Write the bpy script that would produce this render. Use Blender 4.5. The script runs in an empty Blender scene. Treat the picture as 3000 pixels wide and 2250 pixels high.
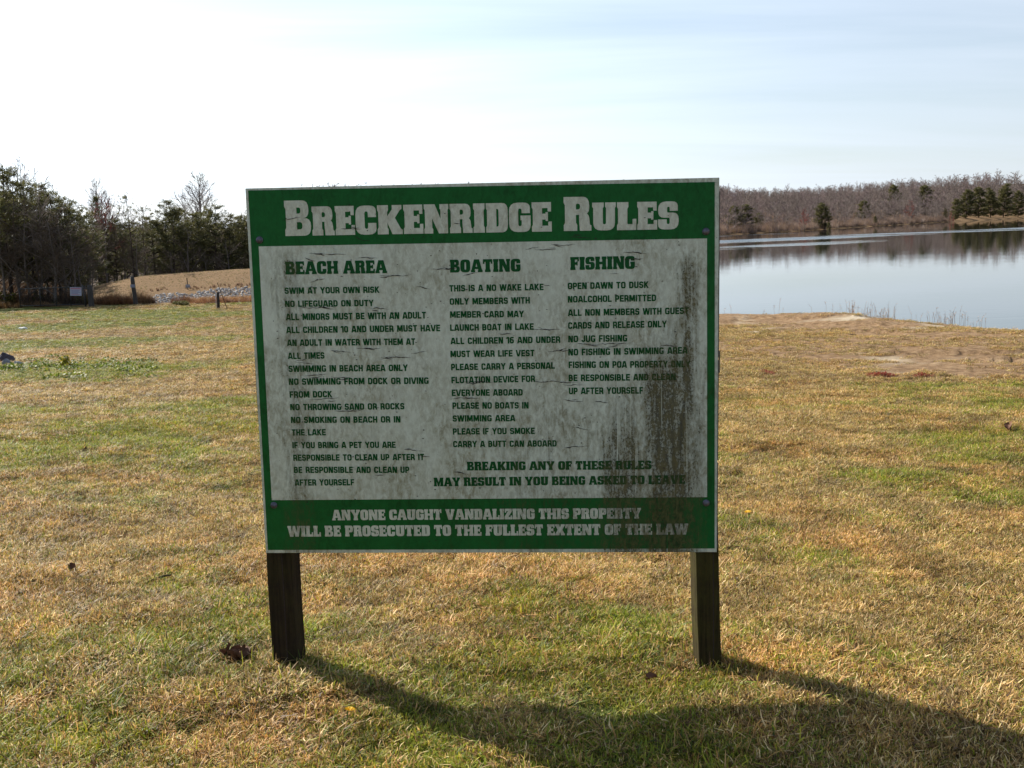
import bpy, bmesh, math, random
import numpy as np
from mathutils import Vector, Matrix, Euler
from mathutils.geometry import tessellate_polygon

random.seed(7)
rng = np.random.default_rng(11)
scn = bpy.context.scene

# ------------------------------------------------------------------ camera
FPX = 3300.0
PITCH = math.atan(463 / FPX)
ROLL = math.atan(-0.027)
CAMZ = 1.5
cam_d = bpy.data.cameras.new("camera")
cam_d.sensor_width = 36.0
cam_d.lens = 36.0 * FPX / 3000.0
cam_d.clip_start = 0.05
cam_d.clip_end = 9000.0
cam = bpy.data.objects.new("camera", cam_d)
scn.collection.objects.link(cam)
CAMR = Matrix.Rotation(math.pi / 2 - PITCH, 3, 'X') @ Matrix.Rotation(ROLL, 3, 'Z')
cam.matrix_world = Matrix.Translation((0, 0, CAMZ)) @ CAMR.to_4x4()
scn.camera = cam

# ------------------------------------------------------------------ light
SUN_AZ = Vector((-0.74, 0.67, 0.0)).normalized()
SUN_EL = math.radians(33.5)
world = bpy.data.worlds.new("World")
scn.world = world
world.use_nodes = True
wn, wl = world.node_tree.nodes, world.node_tree.links
wn.clear()
sky = wn.new('ShaderNodeTexSky')
sky.sky_type = 'NISHITA'
sky.sun_disc = False
sky.sun_elevation = SUN_EL
sky.sun_rotation = math.radians(-47.8)
sky.air_density = 1.0
sky.dust_density = 0.5
sky.ozone_density = 2.0
wbg = wn.new('ShaderNodeBackground')
wbg.inputs['Strength'].default_value = 0.064
wo = wn.new('ShaderNodeOutputWorld')
# thin cirrus veils, laid out by direction
tc = wn.new('ShaderNodeTexCoord')
sep = wn.new('ShaderNodeSeparateXYZ')
wl.new(tc.outputs['Generated'], sep.inputs[0])
zc = wn.new('ShaderNodeMath'); zc.operation = 'MAXIMUM'; zc.inputs[1].default_value = 0.0
wl.new(sep.outputs['Z'], zc.inputs[0])
zp = wn.new('ShaderNodeMath'); zp.operation = 'ADD'; zp.inputs[1].default_value = 0.12
wl.new(zc.outputs[0], zp.inputs[0])
dx = wn.new('ShaderNodeMath'); dx.operation = 'DIVIDE'
dy = wn.new('ShaderNodeMath'); dy.operation = 'DIVIDE'
wl.new(sep.outputs['X'], dx.inputs[0]); wl.new(zp.outputs[0], dx.inputs[1])
wl.new(sep.outputs['Y'], dy.inputs[0]); wl.new(zp.outputs[0], dy.inputs[1])
cmb = wn.new('ShaderNodeCombineXYZ')
wl.new(dx.outputs[0], cmb.inputs[0]); wl.new(dy.outputs[0], cmb.inputs[1])
mp = wn.new('ShaderNodeMapping')
mp.inputs['Scale'].default_value = (0.16, 0.75, 1)
mp.inputs['Rotation'].default_value = (0, 0, math.radians(-14))
wl.new(cmb.outputs[0], mp.inputs[0])
nz = wn.new('ShaderNodeTexNoise')
nz.inputs['Scale'].default_value = 1.5
nz.inputs['Detail'].default_value = 7
nz.inputs['Roughness'].default_value = 0.55
nz.inputs['Distortion'].default_value = 0.5
wl.new(mp.outputs[0], nz.inputs[0])
rp = wn.new('ShaderNodeMapRange')
rp.inputs['From Min'].default_value = 0.30
rp.inputs['From Max'].default_value = 0.72
rp.inputs['To Min'].default_value = 0.08
rp.inputs['To Max'].default_value = 0.46
wl.new(nz.outputs['Fac'], rp.inputs['Value'])
# the veil is thicker towards the horizon and scatters sunlight forward, so it is brighter near the sun
hz = wn.new('ShaderNodeMapRange')
for k_, v_ in (('From Min', 0.0), ('From Max', 0.30), ('To Min', 0.52), ('To Max', 0.0)): hz.inputs[k_].default_value = v_
wl.new(zc.outputs[0], hz.inputs['Value'])
vf = wn.new('ShaderNodeMath'); vf.operation = 'ADD'; vf.use_clamp = True
wl.new(rp.outputs[0], vf.inputs[0]); wl.new(hz.outputs[0], vf.inputs[1])
dt = wn.new('ShaderNodeVectorMath'); dt.operation = 'DOT_PRODUCT'
wl.new(tc.outputs['Generated'], dt.inputs[0])
dt.inputs[1].default_value = (SUN_AZ.x * math.cos(SUN_EL), SUN_AZ.y * math.cos(SUN_EL), math.sin(SUN_EL))
dc = wn.new('ShaderNodeMath'); dc.operation = 'MAXIMUM'; dc.inputs[1].default_value = 0.0
wl.new(dt.outputs['Value'], dc.inputs[0])
dp = wn.new('ShaderNodeMath'); dp.operation = 'POWER'; dp.inputs[1].default_value = 2.6
wl.new(dc.outputs[0], dp.inputs[0])
dm = wn.new('ShaderNodeMath'); dm.operation = 'MULTIPLY_ADD'; dm.inputs[1].default_value = 1.9; dm.inputs[2].default_value = 0.88
wl.new(dp.outputs[0], dm.inputs[0])
vcol = wn.new('ShaderNodeVectorMath'); vcol.operation = 'SCALE'; vcol.inputs[0].default_value = (7.3, 8.15, 9.3)
wl.new(dm.outputs[0], vcol.inputs['Scale'])
veil = wn.new('ShaderNodeMix'); veil.data_type = 'RGBA'; veil.blend_type = 'MIX'
wl.new(vcol.outputs[0], veil.inputs['B'])
wl.new(vf.outputs[0], veil.inputs['Factor'])
wl.new(sky.outputs[0], veil.inputs['A'])
wl.new(veil.outputs['Result'], wbg.inputs['Color'])
wl.new(wbg.outputs[0], wo.inputs['Surface'])

sun_d = bpy.data.lights.new("sun", 'SUN')
sun_d.energy = 5.0
sun_d.angle = math.radians(0.53)
sun_d.color = (1.0, 0.94, 0.84)
sun = bpy.data.objects.new("sun", sun_d)
scn.collection.objects.link(sun)
sdir = Vector((SUN_AZ.x * math.cos(SUN_EL), SUN_AZ.y * math.cos(SUN_EL), math.sin(SUN_EL)))
sun.rotation_euler = sdir.to_track_quat('Z', 'Y').to_euler()
sun.location = sdir * 50

vs = scn.view_settings
scn.display_settings.display_device = 'sRGB'
vs.view_transform = 'Standard'
vs.look = 'None'
vs.exposure = 0.86
vs.gamma = 1.0
vs.use_curve_mapping = False
scn.cycles.max_bounces = 6
scn.cycles.diffuse_bounces = 3
scn.cycles.glossy_bounces = 3
scn.cycles.transmission_bounces = 3
scn.cycles.transparent_max_bounces = 6
scn.cycles.use_denoising = True

# ------------------------------------------------------------------ helpers
def px_ray(x, y):
    return CAMR @ Vector(((x - 1500) / FPX, -(y - 1125) / FPX, -1.0))

def at_dist(x, y, Y):
    """the point seen at pixel x, y of the photograph, Y metres ahead"""
    d = px_ray(x, y)
    return Vector((0, 0, CAMZ)) + d * (Y / d.y)

def put(o, parent=None, label=None, cat=None, group=None, kind=None):
    if o.name not in scn.collection.objects:
        scn.collection.objects.link(o)
    if parent is not None: o.parent = parent
    if label: o['label'] = label
    if cat: o['category'] = cat
    if group: o['group'] = group
    if kind: o['kind'] = kind
    return o

def mesh_np(name, V, Fq, mat=None, smooth=False):
    me = bpy.data.meshes.new(name)
    V = np.asarray(V, np.float32)
    if isinstance(Fq, np.ndarray):
        n, k = Fq.shape
        me.vertices.add(len(V)); me.vertices.foreach_set('co', V.ravel())
        me.loops.add(n * k); me.loops.foreach_set('vertex_index', Fq.astype(np.int32).ravel())
        me.polygons.add(n); me.polygons.foreach_set('loop_start', np.arange(0, n * k, k, dtype=np.int32))
        me.update(calc_edges=True)
    else:
        me.from_pydata([tuple(v) for v in V], [], Fq)
    if mat: me.materials.append(mat)
    if smooth: me.shade_smooth()
    return me

def obj(name, me, parent=None, **k):
    return put(bpy.data.objects.new(name, me), parent, **k)

def empty(name, loc=(0, 0, 0), rz=0.0, **k):
    o = bpy.data.objects.new(name, None)
    o.location = loc; o.rotation_euler = (0, 0, rz)
    o.empty_display_size = 0.2
    return put(o, **k)

def copy_tree(root, loc, rz=0.0, scale=1.0, label=None, group=None):
    c = root.copy(); scn.collection.objects.link(c)
    c.location = loc; c.rotation_euler = (0, 0, rz)
    c.scale = (scale,) * 3 if not isinstance(scale, tuple) else scale
    if label: c['label'] = label
    if group: c['group'] = group
    for ch in list(root.children):
        d = ch.copy(); scn.collection.objects.link(d); d.parent = c
    return c

def hash2(ix, iy, s):
    h = (ix.astype(np.int64) * 374761393 + iy.astype(np.int64) * 668265263 + s * 974634777) & 0xFFFFFFFF
    h = ((h ^ (h >> 13)) * 1274126177) & 0xFFFFFFFF
    h = h ^ (h >> 16)
    return (h & 0xFFFFFF) / float(0xFFFFFF)

def vnoise(x, y, s=0):
    ix, iy = np.floor(x), np.floor(y)
    fx, fy = x - ix, y - iy
    fx = fx * fx * (3 - 2 * fx); fy = fy * fy * (3 - 2 * fy)
    a, b = hash2(ix, iy, s), hash2(ix + 1, iy, s)
    c, d = hash2(ix, iy + 1, s), hash2(ix + 1, iy + 1, s)
    return (a + (b - a) * fx) * (1 - fy) + (c + (d - c) * fx) * fy

def fbm(x, y, s=0, o=4):
    v, a, t = 0, 1.0, 0
    for k in range(o):
        v = v + a * vnoise(x * 2 ** k + 17.3 * k, y * 2 ** k - 9.1 * k, s + k)
        t += a; a *= 0.5
    return v / t

def smooth(a, b, x):
    t = np.clip((x - a) / (b - a), 0, 1)
    return t * t * (3 - 2 * t)

# ------------------------------------------------------------------ materials
def new_mat(name):
    m = bpy.data.materials.new(name); m.use_nodes = True
    nt = m.node_tree; nt.nodes.clear()
    return m, nt.nodes, nt.links

def N(nodes, kind, **k):
    n = nodes.new(kind)
    for a, b in k.items():
        if a in n.inputs: n.inputs[a].default_value = b
        else: setattr(n, a, b)
    return n

def noise(nodes, links, vec, scale, detail=4, rough=0.55, dist=0.0):
    n = nodes.new('ShaderNodeTexNoise')
    n.inputs['Scale'].default_value = scale
    n.inputs['Detail'].default_value = detail
    n.inputs['Roughness'].default_value = rough
    n.inputs['Distortion'].default_value = dist
    if vec is not None: links.new(vec, n.inputs['Vector'])
    return n

def ramp(nodes, links, fac, stops):
    r = nodes.new('ShaderNodeValToRGB')
    e = r.color_ramp.elements
    while len(e) < len(stops): e.new(0.5)
    for el, (p, c) in zip(e, stops):
        el.position = p
        el.color = (c, c, c, 1) if isinstance(c, (int, float)) else (c[0], c[1], c[2], 1)
    links.new(fac, r.inputs['Fac'])
    return r

def mixc(nodes, links, fac, a, b, mode='MIX'):
    m = nodes.new('ShaderNodeMix'); m.data_type = 'RGBA'; m.blend_type = mode
    for s, v in (('Factor', fac), ('A', a), ('B', b)):
        if hasattr(v, 'is_output') or hasattr(v, 'links'):
            links.new(v, m.inputs[s])
        elif isinstance(v, (int, float)):
            m.inputs[s].default_value = v
        else:
            m.inputs[s].default_value = (v[0], v[1], v[2], 1)
    return m.outputs['Result']

def mth(nodes, links, op, a, b=0.0, clamp=False):
    m = nodes.new('ShaderNodeMath'); m.operation = op; m.use_clamp = clamp
    for i, v in enumerate((a, b)):
        if isinstance(v, (int, float)): m.inputs[i].default_value = v
        else: links.new(v, m.inputs[i])
    return m.outputs[0]

def finish(m, nodes, links, col, rough=0.8, bump=None, bstr=0.3, bdist=0.01, spec=0.4, metal=0.0, trans=None):
    b = nodes.new('ShaderNodeBsdfPrincipled')
    if hasattr(col, 'links'): links.new(col, b.inputs['Base Color'])
    else: b.inputs['Base Color'].default_value = (*col, 1)
    if hasattr(rough, 'links'): links.new(rough, b.inputs['Roughness'])
    else: b.inputs['Roughness'].default_value = rough
    b.inputs['Specular IOR Level'].default_value = spec
    b.inputs['Metallic'].default_value = metal
    if bump is not None:
        bp = nodes.new('ShaderNodeBump')
        bp.inputs['Strength'].default_value = bstr
        bp.inputs['Distance'].default_value = bdist
        links.new(bump, bp.inputs['Height'])
        links.new(bp.outputs[0], b.inputs['Normal'])
    out = nodes.new('ShaderNodeOutputMaterial')
    if trans:
        t = nodes.new('ShaderNodeBsdfTranslucent')
        if hasattr(col, 'links'): links.new(col, t.inputs['Color'])
        else: t.inputs['Color'].default_value = (*col, 1)
        mx = nodes.new('ShaderNodeMixShader'); mx.inputs[0].default_value = trans
        links.new(b.outputs[0], mx.inputs[1]); links.new(t.outputs[0], mx.inputs[2])
        links.new(mx.outputs[0], out.inputs[0])
    else:
        links.new(b.outputs[0], out.inputs[0])
    return m

def simple(name, col, col2=None, scale=8, rough=0.8, bump=0.3, bdist=0.005, spec=0.3, metal=0.0, stretch=(1, 1, 1)):
    m, n, l = new_mat(name)
    t = n.new('ShaderNodeTexCoord'); mpn = n.new('ShaderNodeMapping')
    mpn.inputs['Scale'].default_value = stretch
    l.new(t.outputs['Object'], mpn.inputs[0])
    ns = noise(n, l, mpn.outputs[0], scale, 6, 0.6)
    c2 = col2 or tuple(c * 0.6 for c in col)
    r = ramp(n, l, ns.outputs['Fac'], [(0.3, c2), (0.7, col)])
    return finish(m, n, l, r.outputs[0], rough, ns.outputs['Fac'], bump, bdist, spec, metal)

# ------------------------------------------------------------------ terrain
LAKE = np.array([(600, -60), (600, 900), (440, 800), (290, 650), (215, 545), (171, 470), (128, 400), (78, 312), (50, 272),
                 (25, 235), (8, 200), (-4, 150), (-8, 100), (-6, 62), (-1, 44), (3, 41.2), (7.3, 40.0), (9.5, 39.6), (11.5, 38.6),
                 (12.9, 35.2), (14.3, 31.6), (18, 26.5), (30, 14), (60, -20), (200, -60)], float)

def poly_sd(x, y, P):
    """signed distance, positive inside"""
    d = np.full(x.shape, 1e9); ins = np.zeros(x.shape, bool)
    n = len(P)
    for i in range(n):
        a, b = P[i], P[(i + 1) % n]
        e = b - a
        t = np.clip(((x - a[0]) * e[0] + (y - a[1]) * e[1]) / (e @ e), 0, 1)
        d = np.minimum(d, np.hypot(x - a[0] - t * e[0], y - a[1] - t * e[1]))
        c = ((a[1] > y) != (b[1] > y))
        with np.errstate(divide='ignore', invalid='ignore'):
            xi = (b[0] - a[0]) * (y - a[1]) / (b[1] - a[1] if b[1] != a[1] else 1e-9) + a[0]
        ins ^= c & (x < xi)
    return np.where(ins, d, -d)

WATER_Z = -2.1
SCARP = []
POND_Z = -2.62

def terrain(x, y, detail=True):
    x = np.asarray(x, float); y = np.asarray(y, float)
    lin = 0.0515 * (y - 3.7)
    z = np.where(y < 3.7, 0.012 * np.minimum(3.7 - y, 20), -(lin - np.log1p(np.exp((lin - 1.8) / 0.12)) * 0.12))
    # rolling lawn
    near = smooth(5, 14, y)
    z = z + (fbm(x * 0.12 + 3, y * 0.12, 5, 3) - 0.5) * 0.22 * near
    z = z - 0.34 * smooth(10.2, 15, x) * smooth(18, 30, y) * smooth(70, 50, y) + 0.10 * smooth(8.5, 10.5, x) * smooth(13, 11, x) * smooth(28, 36, y) * smooth(70, 50, y)
    # channel and pond beyond the fence, and the grassed dam behind them
    inl = smooth(-7, -11, x)
    chan = smooth(56.5, 60.5, y) * smooth(-33, -27, x) * inl
    z = z - 1.1 * chan
    crest = np.interp(x, [-60, -33, -29, -27, -25, -18, -10, -8], [-2.0, -2.0, -1.98, -1.55, -1.22, -0.98, -0.9, -1.6])
    front = crest - np.maximum(0, 77 - y) * 0.135
    back = crest - np.maximum(0, y - 80) * 0.20
    dam = np.maximum(np.where(y < 78.5, front, back), -4.2)
    z = np.where((y > 62) & (x > -60), np.maximum(np.minimum(z, -1.9), dam), z)
    z = z - smooth(80, 95, y) * 1.6
    # far land rises away from the lake
    sd = poly_sd(x, y, LAKE + 0.0)
    wob = (fbm(x * 0.8, y * 0.8, 40, 3) - 0.5) * 0.8 * smooth(250, 60, np.hypot(x, y))
    sd = sd + wob
    d = np.maximum(-sd, 0)
    far = smooth(120, 220, y)
    s = np.interp(x, [-200, 20, 60, 130, 220, 330, 500], [0.5, 0.35, 0.4, 0.85, 1.3, 2.3, 2.9])
    hill = -2.1 + np.minimum(d * 0.10, 0.8) + 13 * (1 - np.exp(-d / 170)) * s + (fbm(x * 0.01, y * 0.01, 9, 3) - 0.5) * 3 * smooth(20, 120, d)
    z = z * (1 - far) + hill * far
    bank = WATER_Z + 0.26 * (1 - np.exp(-d / 0.35)) + 0.16 * d
    z = np.where(sd < 0, np.minimum(z, bank), np.maximum(WATER_Z - 0.35 * sd, -4.5))
    if SCARP:
        pn = fbm(x * 1.3, y * 0.6, 95, 4)
        z = z - 0.07 * smooth(.42, .50, blobs(x, y, SCARP, .75) * 1.05 - (pn - .5) * 1.5) * smooth(60, 50, y) * smooth(.02, .15, blobs(x, y, SCARP, .75))
    if detail:
        r = np.hypot(x, y)
        z = z + (fbm(x * 3.1, y * 3.1, 21, 3) - 0.5) * 0.035 * smooth(90, 10, r)
        z = z + (fbm(x * 0.9, y * 0.9, 31, 3) - 0.5) * 0.09 * smooth(4.5, 9, r) * smooth(200, 60, r)
    return z

def tz(x, y):
    return float(terrain(np.array([x]), np.array([y]))[0])

def hit(px, py):
    """where the line of sight through a pixel of the photograph meets the terrain"""
    d = px_ray(px, py)
    ts = np.linspace(2.4, 120, 9000)
    X, Y, Z = d.x * ts, d.y * ts, CAMZ + d.z * ts
    zt = terrain(X, Y)
    i = int(np.argmax(Z < zt))
    return Vector((X[i], Y[i], zt[i]))

# ---- what grows where: ellipses measured on the ground
def ell(px, py, hw, hh):
    c = hit(px, py); l = hit(px - hw, py); t = hit(px, py - hh); b = hit(px, py + hh)
    return (c.x, c.y, max(0.03, abs(c.x - l.x)), max(0.03, (t.y - b.y) / 2))
GREEN = [(ell(*a), s) for a, s in [
    ((220, 918, 330, 7), .7), ((560, 925, 220, 10), .9), ((150, 958, 300, 14), .9), ((420, 1000, 330, 12), .5),
    ((130, 1005, 200, 12), .8), ((60, 1090, 150, 24), 1.0), ((300, 1085, 190, 20), .9), ((2720, 1140, 330, 26), .75),
    ((2900, 1180, 200, 30), .6), ((2150, 955, 60, 8), .9), ((650, 1190, 120, 30), .6), ((150, 1300, 190, 60), .45), ((480, 1260, 200, 50), .4),
    ((1850, 1850, 120, 70), .4), ((1150, 2020, 250, 60), .15), ((900, 1985, 140, 50), .45), ((2110, 2010, 120, 35), .5), ((2700, 1420, 240, 40), .4),
    ((1100, 2150, 300, 70), .2), ((2300, 1600, 160, 50), .3), ((300, 2150, 300, 80), .4), ((430, 1630, 80, 30), .6), ((250, 1550, 100, 30), .3)]]
DEAD = [(ell(*a), s) for a, s in [
    ((350, 940, 420, 5), .9), ((560, 978, 420, 9), .9), ((380, 1040, 420, 14), 1.), ((600, 1030, 180, 16), .9), ((450, 1150, 420, 22), .9),
    ((2450, 1230, 350, 26), 1.), ((2650, 1250, 350, 30), .9), ((2400, 1090, 400, 16), .9), ((560, 1550, 240, 60), .8), ((1850, 1660, 200, 40), .7), ((1300, 1660, 400, 50), .5),
    ((100, 1700, 260, 60), .5), ((2250, 1780, 220, 50), .7)]]
SAND = [(ell(*a), s) for a, s in [
    ((2340, 938, 250, 9), 1.), ((2460, 953, 190, 11), 1.), ((2560, 975, 90, 11), .9), ((2300, 967, 90, 3), .8), ((2630, 1032, 170, 3.5), 1.),
    ((2860, 1037, 180, 6), .95), ((2950, 1060, 120, 8), .5), ((2330, 1036, 120, 6), .35), ((2250, 930, 110, 3), .5)]]
CLAY = [(ell(*a), s) for a, s in [
    ((2420, 1025, 280, 12), .9), ((2760, 1000, 420, 34), .75), ((2850, 1075, 300, 24), .75), ((2330, 1050, 300, 16), .6), ((2250, 1000, 260, 25), .55), ((2500, 960, 300, 24), .7),
    ((1720, 1880, 200, 14), .0)]]
MOSS = [(ell(*a), s) for a, s in [((2580, 1101, 46, 7), 1.), ((2700, 1103, 24, 4), .8), ((2245, 1090, 26, 6), .5)]]

def blobs(x, y, L, soft=0.55):
    v = np.zeros(np.shape(x))
    for (cx, cy, rx, ry), s in L:
        q = np.hypot((x - cx) / rx, (y - cy) / ry)
        v = np.maximum(v, s * smooth(1 + soft, 1 - soft, q))
    return v

def cover(x, y):
    """greenness 0..1, sand, clay, moss, wood floor"""
    n1 = fbm(x * 0.55, y * 0.3, 71, 4)
    n2 = fbm(x * 2.6, y * 2.2, 81, 4)
    n3 = fbm(x * 9, y * 9, 91, 2)
    g = 0.45 + (n1 - 0.5) * 1.7 + (n2 - 0.5) * 1.3 + 0.25 * (n3 - .5)
    wob = (n2 - 0.5) * 1.1
    g = g + 0.95 * np.clip(blobs(x, y, GREEN) + wob * 0.4, 0, 1) * (blobs(x, y, GREEN, .8) > 0.01) - 0.75 * blobs(x, y, DEAD)
    g = g - 0.5 * smooth(9, 13, y) * smooth(0, 3, x) * smooth(-.0, .9, blobs(x, y, [((14, 30, 18, 19), 1.)]))
    g = g * smooth(62, 56, y)
    patch = fbm(x * 1.3, y * .6, 95, 4)
    sand = smooth(.34, .50, blobs(x, y, SAND, .75) * 1.05 - (patch - .5) * 1.5 - (n3 - .5) * .3) * smooth(.02, .15, blobs(x, y, SAND, .75))
    clay = smooth(.30, .62, blobs(x, y, CLAY, .8) * 1.2 - (fbm(x * .9, y * .45, 97, 5) - .5) * 1.7) * smooth(.02, .2, blobs(x, y, CLAY, .8))
    moss = np.clip(blobs(x, y, MOSS, .4) * 1.4 - n3 * .5, 0, 1)
    wood = np.maximum(smooth(55.4, 56.6, y) * smooth(-.374, -.384, x / np.maximum(y, 1)), smooth(81, 84, y))
    zone = smooth(13.8, 18, y + (n2 - .5) * 5) * smooth(.10, .17, x / np.maximum(y, 1)) * smooth(60, 50, y)
    soil = fbm(x * .8 + 5, y * .32, 99, 5)
    clay = np.maximum(clay, zone * smooth(.24, .52, soil + .03))
    g = g - .45 * zone
    sand = np.maximum(sand, zone * smooth(.63, .68, fbm(x * .55, y * .5 + 9, 103, 5)) * .8)
    return np.clip(g, 0, 1), sand, clay, moss, wood

SCARP += SAND
def fan_grid(rs, th):
    Rg, T = np.meshgrid(rs, th, indexing='ij')
    X, Y = Rg * np.sin(T), Rg * np.cos(T)
    Z = terrain(X, Y)
    nr, nt = len(rs), len(th)
    idx = np.arange(nr * nt).reshape(nr, nt)
    a, b = idx[:-1, :-1], idx[:-1, 1:]
    c, d = idx[1:, 1:], idx[1:, :-1]
    Fq = np.stack([a, d, c, b], -1).reshape(-1, 4)
    return X, Y, Z, Fq

th_f = np.radians(np.linspace(-34, 34, 460))
th = np.concatenate([np.radians(np.linspace(-180, -36, 60)), th_f, np.radians(np.linspace(36, 180, 60))])
rs1 = np.concatenate([[0.02], np.geomspace(0.3, 2.2, 12)[:-1], np.geomspace(2.2, 24, 190)[:-1], np.geomspace(24, 140, 230)])
rs2 = np.geomspace(140, 5200, 90)

def soil_material():
    m, n, l = new_mat("lawn soil and thatch")
    at = N(n, 'ShaderNodeAttribute', attribute_name='cover')
    at2 = N(n, 'ShaderNodeAttribute', attribute_name='cover2')
    s1 = n.new('ShaderNodeSeparateColor'); l.new(at.outputs['Color'], s1.inputs[0])
    s2 = n.new('ShaderNodeSeparateColor'); l.new(at2.outputs['Color'], s2.inputs[0])
    g = n.new('ShaderNodeNewGeometry')
    fine = noise(n, l, g.outputs['Position'], 55, 6, 0.7)
    mid = noise(n, l, g.outputs['Position'], 7, 5, 0.65)
    big = noise(n, l, g.outputs['Position'], 1.3, 4, 0.6)
    dead = ramp(n, l, fine.outputs['Fac'], [(0.30, (0.055, 0.034, 0.018)), (0.5, (0.20, 0.128, 0.062)), (0.70, (0.44, 0.31, 0.17))])
    deadm = mixc(n, l, ramp(n, l, mid.outputs['Fac'], [(0.35, 0.0), (0.7, 0.55)]).outputs[0], dead.outputs[0], (0.30, 0.165, 0.07))
    gr = ramp(n, l, fine.outputs['Fac'], [(0.30, (0.035, 0.045, 0.010)), (0.5, (0.10, 0.12, 0.022)), (0.70, (0.22, 0.23, 0.06))])
    gfac = mth(n, l, 'ADD', s1.outputs[0], mth(n, l, 'MULTIPLY', mth(n, l, 'SUBTRACT', mid.outputs['Fac'], 0.5), 0.9), True)
    c = mixc(n, l, ramp(n, l, gfac, [(0.3, 0.0), (0.75, 1.0)]).outputs[0], deadm, gr.outputs[0])
    sandc = ramp(n, l, fine.outputs['Fac'], [(0.3, (0.44, 0.34, 0.22)), (0.58, (0.76, 0.65, 0.48))])
    c = mixc(n, l, s1.outputs[1], c, sandc.outputs[0])
    cm = mth(n, l, 'ADD', mth(n, l, 'MULTIPLY', mid.outputs['Fac'], .55), mth(n, l, 'MULTIPLY', fine.outputs['Fac'], .45))
    clay = ramp(n, l, cm, [(0.36, (0.10, 0.060, 0.030)), (0.47, (0.27, 0.165, 0.085)), (0.62, (0.50, 0.34, 0.19))])
    c = mixc(n, l, s1.outputs[2], c, clay.outputs[0])
    c = mixc(n, l, s2.outputs[0], c, (0.16, 0.022, 0.016))
    wf = ramp(n, l, mid.outputs['Fac'], [(0.3, (0.035, 0.022, 0.013)), (0.7, (0.10, 0.06, 0.03))])
    c = mixc(n, l, s2.outputs[1], c, wf.outputs[0])
    c = mixc(n, l, 0.35, c, ramp(n, l, big.outputs['Fac'], [(0.3, 0.45), (0.7, 0.85)]).outputs[0], 'MULTIPLY')
    h = mth(n, l, 'ADD', fine.outputs['Fac'], mth(n, l, 'MULTIPLY', mid.outputs['Fac'], 1.5))
    return finish(m, n, l, c, 0.95, h, 0.9, 0.05, 0.1)
M_SOIL = soil_material()

for nm, rs in (("ground", rs1), ("hills", rs2)):
    X, Y, Z, Fq = fan_grid(rs, th)
    me = mesh_np(nm, np.stack([X, Y, Z], -1).reshape(-1, 3), Fq, M_SOIL, True)
    g, sa, cl, mo, wd = cover(X.ravel(), Y.ravel())
    one = np.ones_like(g)
    if nm == "hills":
        sdl = poly_sd(X.ravel(), Y.ravel(), LAKE)
        dsh = -sdl
        wd = smooth(1.0, 3.5, dsh + 3 * (fbm(X.ravel() * .05, Y.ravel() * .05, 3, 2) - .5) - 14 * smooth(205, 250, X.ravel()))
        wd = np.where(sdl > 0, 0, wd); g = g * 0; cl = one * .25
    a = me.color_attributes.new('cover', 'FLOAT_COLOR', 'POINT')
    a.data.foreach_set('color', np.stack([g, sa, cl, one], -1).astype(np.float32).ravel())
    a = me.color_attributes.new('cover2', 'FLOAT_COLOR', 'POINT')
    a.data.foreach_set('color', np.stack([mo, wd, one * 0, one], -1).astype(np.float32).ravel())
    obj(nm, me, kind='structure', label={'ground': 'patchy spring lawn of straw and green turf sloping down to the lake',
                                         'hills': 'low wooded hills round the far side of the lake'}[nm])

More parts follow.
